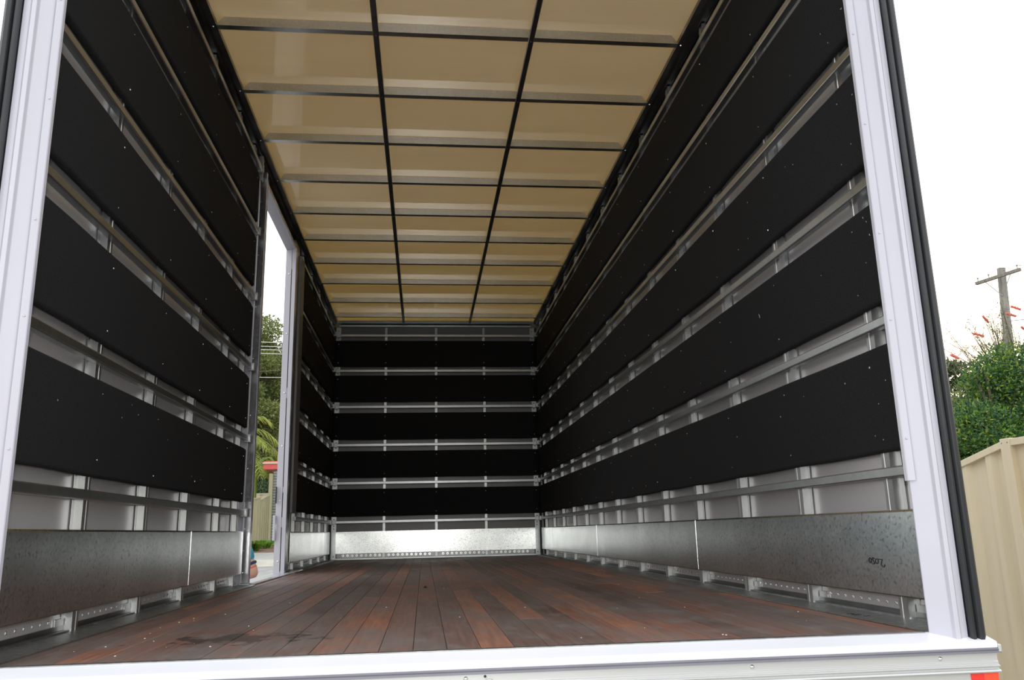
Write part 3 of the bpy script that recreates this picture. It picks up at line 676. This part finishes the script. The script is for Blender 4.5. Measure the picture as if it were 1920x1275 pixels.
# wet stain, a thin film with its own outline, near the left of the sill
# ------------------------------------------------------------------ ground outside
def gprof(y):
    T = [(-30, GZ), (8, GZ), (19.8, -.455), (20.2, -.44), (20.3, -.35), (21.4, -.33), (24.2, -.20), (27.0, -.06), (60, .2), (140, .6)]
    for (a, b), (c, d) in zip(T, T[1:]):
        if a <= y <= c: return b+(d-b)*(y-a)/(c-a)
    return GZ
def strip(name, y0, y1, mat, label, lift=0, x0=-60, x1=90, ys=None):
    ys = ys or [y0, y1]
    mb = MB()
    for y in ys: mb.v += [(x0, y, gprof(y)+lift), (x1, y, gprof(y)+lift), (x0, y, gprof(y)+lift-.3), (x1, y, gprof(y)+lift-.3)]
    for i in range(len(ys)-1):
        b = i*4; mb.f += [(b, b+1, b+5, b+4), (b+2, b+6, b+7, b+3), (b, b+4, b+6, b+2), (b+1, b+3, b+7, b+5)]
    e = 4*(len(ys)-1)
    mb.f += [(0, 2, 3, 1), (e, e+1, e+3, e+2)]
    return tag(mb.build(name, mat), label, 'ground', kind='structure')
strip('road', -30, 19.8, M['asphalt'], 'grey asphalt driveway around the truck', ys=[-30, 8, 19.8])
strip('gutter', 19.8, 20.2, M['concrete'], 'pale concrete gutter along the kerb')
strip('kerb', 20.2, 21.4, M['concrete'], 'pale concrete kerb behind the gutter', ys=[20.2, 20.3, 21.4])
strip('footpath', 21.4, 24.2, M['footpath'], 'grey footpath behind the kerb')
strip('garden_bed', 24.2, 140, M['mulch'], 'brown mulch garden bed by the olive fence', ys=[24.2, 27, 60, 140])

# ------------------------------------------------------------------ cream fence on the right
def fence(panels, mat, label, cat, step=.19, depth=.035, post_w=.06, name='steel_fence', group=None, ribs=True):
    """panels: list of (p0, p1, ztop0, ztop1, zbase) running in plan; corrugated infill, top rail, posts"""
    p0 = panels[0][0]; root = empty(name, (p0[0], p0[1], panels[0][4]), label, cat, group)
    for k, (a, b, za, zb, zg) in enumerate(panels):
        a = Vector(a); b = Vector(b); d = (b-a); Ln = d.length; d.normalize(); nrm = Vector((-d.y, d.x))
        mb = MB(); pts = []; s = 0.
        cyc = [(0, 0), (step*.62, 0), (step*.74, 1), (step*1.0-.001, 1), (step*1.12, 0)]
        s = 0
        prof = []
        while s < Ln:
            for (q, h) in ((0, 0), (step*.55, 0), (step*.68, 1), (step*.87, 1)):
                if s+q < Ln: prof.append((s+q, h))
            s += step
        prof.append((Ln, 0))
        for (q, h) in prof:
            p = a+d*q+nrm*(h*depth-depth/2); zt = za+(zb-za)*q/Ln-.02
            mb.v += [(p.x, p.y, zg), (p.x, p.y, zt)]
        for i in range(len(prof)-1): mb.f.append((2*i, 2*i+2, 2*i+3, 2*i+1))
        o = mb.build('infill_sheet', mat, root)
        md = o.modifiers.new('solid', 'SOLIDIFY'); md.thickness = .002
        # top rail: square channel
        mb = MB(); w_ = .028; h_ = .05
        for p, z in ((a, za), (b, zb)):
            for (u, v) in ((-w_, -h_), (w_, -h_), (w_, 0), (-w_, 0)):
                q = p+nrm*u; mb.v.append((q.x, q.y, z+v))
        mb.f += [(0, 1, 5, 4), (1, 2, 6, 5), (2, 3, 7, 6), (3, 0, 4, 7), (0, 3, 2, 1), (4, 5, 6, 7)]
        mb.build('top_rail', mat, root, .003)
        for p, z in ((a, za),) + (((b, zb),) if k == len(panels)-1 else ()):
            mb = MB(); w2 = .036; 
            for zz in (zg, z+.006):
                for (u, v) in ((-post_w, -w2), (post_w, -w2), (post_w, w2), (-post_w, w2)):
                    q = p+d*u+nrm*v; mb.v.append((q.x, q.y, zz))
            mb.f += [(0, 1, 5, 4), (1, 2, 6, 5), (2, 3, 7, 6), (3, 0, 4, 7), (0, 3, 2, 1), (4, 5, 6, 7)]
            po = mb.build('post', mat, root, .004)
            if name == 'steel_fence' and step > .1:
                for u in (-.6, .6):
                    for sgn in (1, -1):
                        q = p+d*(u*post_w)+nrm*(sgn*w2)
                        MB().dome((q.x, q.y, z-.025), (nrm.x*sgn, nrm.y*sgn, 0), .006, .004, 8, 2).build('screw', M['alu_dark'], root)
    return root
FX = 4.1
fence([((FX, -4.0), (FX, -1.35), .84, .84, GZ), ((FX, -1.35), (FX, 1.05), .84, .84, GZ), ((FX, 1.05), (FX, 3.62), .835, .835, GZ), ((FX, 3.62), (FX, 5.9), .835, .37, GZ), ((FX, 5.9), (FX, 9.0), .37, .37, GZ), ((FX, 9), (FX, 12), .37, .37, GZ)],
      M['cream'], 'cream corrugated steel fence right of the truck, its top sloping down past the post', 'fence', .30, .028, .05)

# ------------------------------------------------------------------ foliage helpers
def leaves(name, mat, parent, blobs, n, size, seed, kind=None, droop=0., aspect=.42):
    r = np.random.default_rng(seed)
    vol = np.array([b[1][0]*b[1][1]*b[1][2] for b in blobs])**.8; pick = r.choice(len(blobs), n, p=vol/vol.sum())
    cen = np.array([b[0] for b in blobs])[pick]; rad = np.array([b[1] for b in blobs])[pick]
    d = r.normal(size=(n, 3)); d /= np.linalg.norm(d, axis=1)[:, None]
    rr = (r.random(n)**.35)[:, None]
    p = cen+d*rad*rr
    dirn = r.normal(size=(n, 3))+d*.8+np.array([0, 0, -droop]); dirn /= np.linalg.norm(dirn, axis=1)[:, None]
    side = np.cross(dirn, r.normal(size=(n, 3))); side /= np.linalg.norm(side, axis=1)[:, None]
    nn = np.cross(dirn, side); s = (size*r.uniform(.6, 1.3, n))[:, None]
    v = np.stack([p, p+dirn*s*.5+side*s*aspect*.5+nn*s*.06, p+dirn*s, p+dirn*s*.5-side*s*aspect*.5+nn*s*.06], 1).reshape(-1, 3)
    f = np.arange(4*n).reshape(-1, 4)
    me = bpy.data.meshes.new(name); me.from_pydata(v.tolist(), [], f.tolist()); me.materials.append(mat)
    o = bpy.data.objects.new(name, me); C.objects.link(o)
    if parent: o.parent = parent; o.matrix_parent_inverse = parent.matrix_world.inverted()
    if kind: o['kind'] = kind
    return o
def tree(name, loc, label, cat, blobs, n, size, mat, seed, trunk_r=.12, group=None, aspect=.42):
    root = empty(name, loc, label, cat, group)
    rn = random.Random(seed); mb = MB(); top = max(b[0][2] for b in blobs)
    cx = sum(b[0][0] for b in blobs)/len(blobs); cyy = sum(b[0][1] for b in blobs)/len(blobs)
    base = Vector(loc); fork = base.lerp(Vector((cx, cyy, top)), .35)
    mb.tube([base-Vector((0, 0, .1)), base.lerp(fork, .5)+Vector((rn.uniform(-.1, .1), 0, 0)), fork], [trunk_r, trunk_r*.8, trunk_r*.65], 10)
    for b in blobs:
        c = Vector(b[0]); md = fork.lerp(c, .5)+Vector((rn.uniform(-.2, .2), rn.uniform(-.2, .2), .1))
        mb.tube([fork, md, c], [trunk_r*.5, trunk_r*.3, trunk_r*.12], 7)
    mb.build('trunk', M['bark'], root, smooth=True)
    leaves('foliage', mat, root, blobs, n, size, seed, aspect=aspect)
    return root
# big glossy hedge tree behind the cream fence
rn = random.Random(4)
bl = []
for (x, y, z, r) in [(7.1, 7.2, 1.5, .72), (6.15, 6.8, 1.08, .56), (6.0, 6.9, .7, .6), (6.7, 6.8, .7, .9), (7.5, 6.9, 1.4, .85), (6.8, 7.3, 1.92, .36), (7.1, 7.4, 2.05, .42), (6.3, 7.0, 1.42, .26), (7.9, 7.2, 1.75, .7), (6.3, 6.9, .1, .8), (7.4, 6.9, .3, .9), (5.7, 6.9, .6, .5), (8.4, 7.4, 1.2, .9), (5.75, 7.0, .95, .42)]:
    bl.append(((x, y, z), (r, r, r*.9)))
    for _ in range(4):
        a = rn.uniform(0, 6.28); q = r*.8
        bl.append(((x+q*math.cos(a), y+q*math.sin(a)*.7-.1, z+rn.uniform(-.3, .8)*q), (r*.33, r*.33, r*.28)))
tree('hedge_tree', (6.9, 7.3, GZ), 'dense glossy green bushy tree rising behind the cream fence', 'tree', bl, 150000, .052, M['leaf'], 5, .10, aspect=.42)
# bottlebrush with sparse needle sprays and red flower spikes round the pole
root = empty('bottlebrush_shrub', (9.2, 9.8, GZ), 'sparse bottlebrush shrub with red flower spikes in front of the pole', 'shrub')
rn = random.Random(8); tw = MB(); sprays = []
base = Vector((9.0, 9.8, 1.9))
tips = []
for i in range(64):
    tx = rn.uniform(7.75, 10.6); ty = rn.uniform(9.3, 10.3)
    peak = 3.62-abs(tx-8.7)*.42+rn.uniform(-.8, .0)
    tip = Vector((tx, ty, max(2.4, peak))); md = base.lerp(tip, .5)+Vector((rn.uniform(-.15, .15), 0, rn.uniform(0, .25)))
    tw.tube([base+Vector((rn.uniform(-.2, .2), 0, 0)), md, tip], [.012, .007, .003], 5)
    d = (tip-md).normalized(); tips.append((tip, d))
    for k in range(5):
        c = md.lerp(tip, .2+.2*k); sprays.append((tuple(c), (.08, .08, .10)))
tw.tube([(9.2, 9.8, GZ-.1), (9.15, 9.8, .5), base], [.07, .06, .04], 8)
tw.build('branches', M['bark'], root)
leaves('needles', M['twig'], root, sprays, 4200, .09, 15, aspect=.09)
leaves('foliage', M['gum'], root, [((9.0, 9.8, 2.1), (.9, .5, .5)), ((9.0, 9.8, 2.65), (.4, .4, .35)), ((10.2, 9.9, 2.4), (.8, .5, .6)), ((8.3, 9.8, 2.1), (.7, .4, .3))], 6500, .09, 16, aspect=.2)
fl_pts = [(8.53, 9.6, 3.37), (8.33, 9.6, 3.09), (9.03, 9.6, 3.53), (8.93, 9.6, 3.42), (9.27, 9.6, 3.62), (9.15, 9.6, 3.2), (9.6, 9.6, 3.4), (7.9, 9.6, 2.75)]
for p in fl_pts:
    p = Vector(p); d = Vector((rn.uniform(.4, 1), rn.uniform(-.3, .3), -.35)).normalized()
    mb = MB(); mb.tube([p, p+d*.16], .016, 6)
    for k in range(110):
        t = rn.uniform(0, .16); a = d.orthogonal().normalized(); a.rotate(Matrix.Rotation(rn.uniform(0, 6.28), 3, d))
        c = p+d*t; mb.tube([c, c+a*.026+d*.004], .0022, 3)
    mb.build('flower_spike', M['bottlebrush'], root)
# distant tree behind the bush
tree('distant_tree', (15.5, 21.5, GZ), 'far blurred tree low on the skyline left of the bush', 'tree',
     [((15.3, 21, 4.75), (1.0, .8, .16)), ((14.4, 21, 4.7), (.9, .8, .14)), ((16.5, 21.5, 4.4), (.9, .9, .14)), ((15.5, 21, 3.5), (1.8, 1, .35)), ((14.0, 21, 3.6), (1.2, .8, .3))], 9000, .16, M['dleaf'], 9, .15)
# power pole
root = empty('power_pole', (16.9, 20.0, GZ), 'grey timber power pole with a tilted crossarm behind the bushes', 'power pole')
PX, PY = 17.38, 20.28
MB().tube([(PX-.55, PY, GZ-.1), (PX-.25, PY, 4), (PX, PY, 7.74)], [.16, .14, .115], 18).build('pole', M['pole'], root, smooth=True)
A0, A1 = Vector((16.943, 20.9, 7.44)), Vector((17.25, 19.35, 7.41))
ad = (A1-A0).normalized(); sv = ad.cross(Vector((0, 0, 1))).normalized()
off = Vector((0, 0, 0))
def bar(a, b, w_, h_):
    mb = MB(); d = (b-a).normalized(); s1 = d.cross(Vector((0, 0, 1))).normalized(); u1 = s1.cross(d)
    for p in (a, b):
        for (u, v) in ((-w_, -h_), (w_, -h_), (w_, h_), (-w_, h_)): mb.v.append(tuple(p+s1*u+u1*v))
    mb.f += [(0, 1, 5, 4), (1, 2, 6, 5), (2, 3, 7, 6), (3, 0, 4, 7), (0, 3, 2, 1), (4, 5, 6, 7)]
    return mb
bar(A0+off, A1+off, .045, .048).build('crossarm', M['pole'], root, .008)
cm = (A0+A1)/2+off
for s in (-.45, .45):
    q = cm+ad*s
    MB().tube([q-Vector((0, 0, .04)), Vector((PX-.17, PY-.09, 6.85))], .013, 6).build('brace', M['wire'], root)
for s in (-.7, -.3, .25, .7):
    q = cm+ad*s+Vector((0, 0, .06))
    mb = MB().cyl(q, q+Vector((0, 0, .10)), .012, n=8); mb.dome(q+Vector((0, 0, .07)), (0, 0, 1), .030, .05, 10, 3)
    mb.build('insulator', M['ceramic'], root)
MB().cyl((PX-.24, PY-.05, 6.3), (PX-.24, PY-.05, 6.42), .05, n=10).build('cable_clamp', M['ceramic'], root)
def wire(label, pts, r=.008, mat=None, sag=.0, n=18):
    a, b = Vector(pts[0]), Vector(pts[1]); P_ = []
    for i in range(n+1):
        t = i/n; p = a.lerp(b, t); p.z -= sag*4*t*(1-t); P_.append(p)
    o = MB().tube(P_, r, 6).build('power_line', mat or M['wire']); return tag(o, label, 'power line', 'power lines')
q = cm+ad*-.7+Vector((0, 0, .16))
wire('thin power line leaving the left end of the crossarm', (q, (-20, 46, 9.5)), .006, sag=1.0)
q = cm+ad*.7+Vector((0, 0, .16))
wire('thin power line leaving the right end of the crossarm', (q, (60, 16, 8.6)), .010, sag=1.6)
wire('service wire running right from the power pole below the crossarm', ((PX-.12, PY-.14, 6.05), (40, 10, 8.4)), .012, sag=.6)

# ------------------------------------------------------------------ view through the side door
fence([((-6.45, 20.4), (-6.0, 22.9), 1.22, 1.28, -.45), ((-6.0, 22.9), (-5.46, 26.0), 1.20, 1.53, -.28), ((-5.46, 26.02), (-5.44, 27.4), 1.45, 1.66, -.16)],
      M['olive'], 'olive steel fence with a stepped top seen through the side door', 'fence', .32, .03, .022)
fence([((-9.5, 33.5), (-4.5, 34.0), 2.02, 2.05, .02)], M['cream2'], 'pale cream fence far behind the olive fence', 'fence', .3, .03, .03)
root = empty('corrugated_shed', (-4.4, 28.2, 0), 'grey green corrugated shed with red roof edge beyond the olive fence', 'shed')
mb = MB(); z = -.05; prof = []
while z < 2.45:
    prof += [(28.0, z), (27.965, z+.025), (27.965, z+.05), (28.0, z+.075)]; z += .095
prof += [(28.0, 2.5), (28.06, 2.5), (28.06, -.05)]
mb.prism(prof, 'x', -5.41, -1.2).build('wall', M['corr'], root)
box('corner_post', -5.54, -5.41, 27.86, 28.08, -.1, 2.42, M['olive'], root, .01)
MB().box(-5.6, -1.2, 28.6, 32.0, 2.55, 2.62).box(-5.39, -1.25, 28.1, 32, -.1, 2.54).build('body', M['corr'], root)
MB().prism([(27.9, 2.57), (27.9, 2.80), (28.0, 2.86), (32.0, 3.0), (32.0, 2.57)], 'x', -5.76, -1.0).build('roof_edge', M['redroof'], root, .01)
MB().box(-5.78, -.98, 27.86, 27.92, 2.76, 2.82).build('gutter', M['cream2'], root)

rn = random.Random(14)
def bl_tree(cx, cy, z0, z1, rx, n):
    out = []
    for i in range(n):
        t = i/(n-1); z = z0+(z1-z0)*t; w_ = rx*(math.sin(math.pi*(.15+.8*t))**.6)
        a = rn.uniform(0, 6.28); q = w_*rn.uniform(.2, .75)
        r = rn.uniform(.7, 1.25)
        out.append(((cx+q*math.cos(a), cy+q*math.sin(a), z), (r, r, r*.75)))
    return out
tree('tall_tree', (-10.6, 41, 0), 'tall yellow green tree seen through the side door, its top against the sky', 'tree', bl_tree(-9.3, 41, 4.0, 10.4, 3.2, 30)+[((-8.6, 40, 10.6), (1.3, 1, .8)), ((-9.6, 40, 10.1), (1.3, 1, .8))], 60000, .17, M['gum'], 31, .3)
tree('tall_tree', (-7.6, 44, 0), 'darker green tree behind the yellow green one, through the side door', 'tree', bl_tree(-8.6, 45, 1.5, 8.6, 4.0, 30), 40000, .2, M['dleaf'], 32, .3)
tree('garden_shrub', (-7.0, 37, 0), 'dark shrub mass between the cream fence and the red roof edge', 'shrub', [((-6.9+.6*i, 37+.2*(i % 2), .9+.5*(i % 3)), (.9, .7, .9)) for i in range(-4, 6)], 16000, .15, M['dleaf'], 33, .1)
# palms
def palm(loc, crown, label, nf, flen, seed, up_=.9, rise=0.):
    root = empty('palm_tree', loc, label, 'palm')
    rn = random.Random(seed); c = Vector(crown)
    MB().tube([Vector(loc)-Vector((0, 0, .2)), Vector(loc).lerp(c, .5), c], [.075, .06, .05], 10).build('trunk', M['palm'], root, smooth=True)
    for i in range(nf):
        a = i*2.399+rn.uniform(-.2, .2); el = rn.uniform(.1, up_)
        h = Vector((math.cos(a), math.sin(a), 0)); ln = flen*rn.uniform(.8, 1.15)
        P_ = []
        for k in range(15):
            t = k/14; P_.append(c+h*(ln*t*(1-.12*t))*math.cos(el*.8)+Vector((0, 0, ln*(math.sin(el)*t*1.25-(.95)*t*t*.85))))
        mb = MB(); mb.tube(P_, [.018*(1-.8*k/14) for k in range(15)], 4)
        for k in range(2, 14):
            for sub in (0, .5):
                p = P_[k].lerp(P_[k+1], sub) if k < 14 else P_[k]
                d = (P_[min(k+1, 14)]-P_[k-1]).normalized(); sd_ = d.cross(Vector((0, 0, 1))).normalized()
                for s in (-1, 1):
                    lf = flen*.30*(math.sin(math.pi*(.12+.8*k/14)))*rn.uniform(.8, 1.1)
                    tip = p+sd_*s*lf*.75+d*lf*.55+Vector((0, 0, -lf*rn.uniform(.25, .6)))
                    md = p.lerp(tip, .45)+Vector((0, 0, lf*.10)); wd = d*.016
                    b = len(mb.v); mb.v += [tuple(p-wd*.6), tuple(md-wd), tuple(tip), tuple(md+wd), tuple(p+wd*.6)]
                    mb.f.append((b, b+1, b+2, b+3, b+4))
        mb.build('frond', M['palm'], root)
    return root
palm((-6.36, 29.6, -.1), (-6.33, 29.6, 2.75), 'small yellow green palm just behind the olive fence', 17, 1.15, 3, 1.4)
palm((-7.3, 28.6, -.1), (-7.2, 28.6, 3.7), 'taller palm with drooping fronds above the small palm', 18, 2.3, 5, 1.3)
for (x, y, n_, lb) in ((-5.37, 25.0, 22, 'clump of bright strap leaves at the foot of the olive fence'), (-5.22, 26.2, 9, 'small tuft of green leaves right of the bright clump')):
    rn = random.Random(int(n_)); mb = MB()
    for i in range(n_*7):
        a = rn.uniform(0, 6.28); l_ = rn.uniform(.2, .42)*(1 if n_ > 20 else .7); h = Vector((math.cos(a), math.sin(a), 0))
        p0 = Vector((x, y, gprof(y)))+h*rn.uniform(0, .12); p1 = p0+h*l_*.35+Vector((0, 0, l_*.8)); p2 = p0+h*l_*.9+Vector((0, 0, l_*.75)); sdv = h.cross(Vector((0, 0, 1)))*.009
        b = len(mb.v); mb.v += [tuple(p0-sdv), tuple(p1-sdv), tuple(p2), tuple(p1+sdv), tuple(p0+sdv)]; mb.f.append((b, b+1, b+2, b+3, b+4))
    tag(mb.build('strap_leaf_plant', M['brightleaf']), lb, 'plant')
for i, zz in enumerate((7.28, 7.12, 6.99, 6.84)):
    wire('pale overhead wire crossing the tree through the door, %s from the top' % ORD[i], ((-24, 29.5, zz+.75), (14, 28.5, zz-.55)), .014, M['palewire'])
wire('single pale wire below the bundle of four, through the door', ((-24, 29.5, 6.35), (14, 28.5, 5.75)), .011, M['palewire'])

# ------------------------------------------------------------------ person beside the truck
def skinned(name, chains, mat, parent=None, sub=2, root_i=0):
    """chains: list of vertex paths [(x,y,z,r)...]; first vertex may repeat an earlier one to branch"""
    vs = []; es = []; rs = []; key = {}
    for ch in chains:
        prev = None
        for p in ch:
            k = tuple(round(c, 4) for c in p[:3])
            if k not in key: key[k] = len(vs); vs.append(p[:3]); rs.append(p[3:] if len(p) > 4 else (p[3], p[3]))
            i = key[k]
            if prev is not None and prev != i: es.append((prev, i))
            prev = i
    me = bpy.data.meshes.new(name); me.from_pydata(vs, es, []); me.update()
    o = bpy.data.objects.new(name, me); C.objects.link(o)
    md = o.modifiers.new('skin', 'SKIN'); md.use_smooth_shade = True
    for i, d in enumerate(me.skin_vertices[0].data): d.radius = rs[i]; d.use_root = (i == root_i)
    sb = o.modifiers.new('sub', 'SUBSURF'); sb.levels = sub; sb.render_levels = sub
    me.materials.append(mat)
    if parent: o.parent = parent; o.matrix_parent_inverse = parent.matrix_world.inverted()
    return o
px0, py0 = -1.872, 5.02; g0 = GZ
root = empty('person', (px0, py0, g0), 'person in a teal short-sleeved shirt beside the side door, only an elbow showing', 'person')
def Q(dx, dy, z, *r): return (px0+dx, py0+dy, g0+z, *r)
hip = Q(0, 0, .90, .14, .10)
body = [[hip, Q(0, 0, 1.05, .125, .09), Q(0, .02, 1.22, .15, .10), Q(0, .03, 1.33, .13, .09), Q(0, .03, 1.40, .062, .062), Q(0, .05, 1.49, .085, .10), Q(0, .06, 1.58, .105, .12), Q(0, .05, 1.67, .075, .09)]]
arms = []
for s in (1, -1):
    body.append([hip, Q(s*.10, 0, .84, .085), Q(s*.11, .01, .47, .058), Q(s*.11, -.01, .12, .042), Q(s*.11, .0, .05, .042, .035), Q(s*.12, .16, .03, .038, .022)])
elb = Q(.378, .02, .925, .045, .045)
body.append([Q(0, .03, 1.33, .13, .09), Q(.17, .02, 1.31, .062), Q(.285, .02, 1.13, .05), elb, Q(.345, .06, .915, .040), Q(.27, .17, .94, .033), Q(.20, .27, .985, .026), Q(.175, .32, .995, .032, .018)])
hand = Q(.175, .32, .995, .032, .018)
for k in range(4):
    o_ = (k-1.5)*.019
    body.append([hand, Q(.155+.002*k, .365, .995+o_, .009), Q(.125, .395, .993+o_, .0082), Q(.105+.004*abs(k-1.5), .405, .990+o_, .007)])
body.append([hand, Q(.19, .335, 1.03, .010), Q(.17, .365, 1.05, .0085)])
elb2 = Q(-.33, .02, .98, .044, .044)
body.append([Q(0, .03, 1.33, .13, .09), Q(-.17, .02, 1.31, .062), Q(-.27, .02, 1.14, .05), elb2, Q(-.24, .2, .97, .033), Q(-.17, .29, .985, .026), Q(-.15, .34, .995, .032, .018)])
hand2 = Q(-.15, .34, .995, .032, .018)
for k in range(4):
    o_ = (k-1.5)*.019
    body.append([hand2, Q(-.13-.002*k, .385, .995+o_, .009), Q(-.10, .412, .993+o_, .0082), Q(-.085, .42, .990+o_, .007)])
body.append([hand2, Q(-.17, .355, 1.03, .010), Q(-.15, .385, 1.05, .0085)])
skinned('body', body, M['flesh'], root)
shirt = [[Q(0, 0, .80, .175, .14), Q(0, 0, .93, .175, .135), Q(0, 0, 1.08, .165, .125), Q(0, .02, 1.22, .175, .125), Q(0, .03, 1.335, .135, .098), Q(0, .03, 1.385, .062, .062)],
         [Q(0, .03, 1.335, .135, .098), Q(.175, .02, 1.315, .076), Q(.288, .02, 1.12, .070), Q(.343, .02, 1.00, .066)],
         [Q(0, .03, 1.335, .135, .098), Q(-.175, .02, 1.315, .076), Q(-.275, .02, 1.14, .072), Q(-.31, .02, 1.04, .070)]]
skinned('shirt', shirt, M['teal'], root)
MB().cyl(Q(.336, .02, 1.012), Q(.345, .02, .992), .056, .055, n=20).build('sleeve_cuff', M['tealdark'], root, .006)
MB().cyl(Q(.353, .02, .978), Q(.356, .02, .971), .0445, .0445, n=20).build('elastic_band', M['band'], root, .003)
short = [[Q(0, 0, .98, .16, .12), Q(0, 0, .86, .165, .125), Q(.10, 0, .78, .12), Q(.112, 0, .52, .11)], [Q(0, 0, .86, .165, .125), Q(-.10, 0, .78, .12), Q(-.112, 0, .52, .11)]]
skinned('shorts', short, M['khaki'], root)
skinned('hair', [[Q(0, .02, 1.54, .10, .09), Q(0, .035, 1.63, .112, .115), Q(0, .045, 1.71, .085, .10)]], M['hair'], root)
for s in (1, -1):
    MB().dome(Q(s*.03, .145, 1.58), (0, 1, 0), .011, .006, 8, 3).build('eye', M['lint'], root)
    MB().dome(Q(s*.084, .05, 1.57), (s, 0, 0), .025, .015, 10, 3).build('ear', M['flesh'], root, smooth=True)
    skinned('shoe', [[Q(s*.11, -.05, .04, .045, .04), Q(s*.115, .06, .035, .046, .035), Q(s*.12, .19, .03, .042, .028)]], M['black_plastic'], root)
MB().cyl(Q(0, .145, 1.575), Q(0, .172, 1.545), .008, .014, n=8).build('nose', M['flesh'], root, .004)
MB().box(px0-.022, px0+.022, py0+.143, py0+.15, g0+1.515, g0+1.522).build('mouth', M['band'], root, .002)
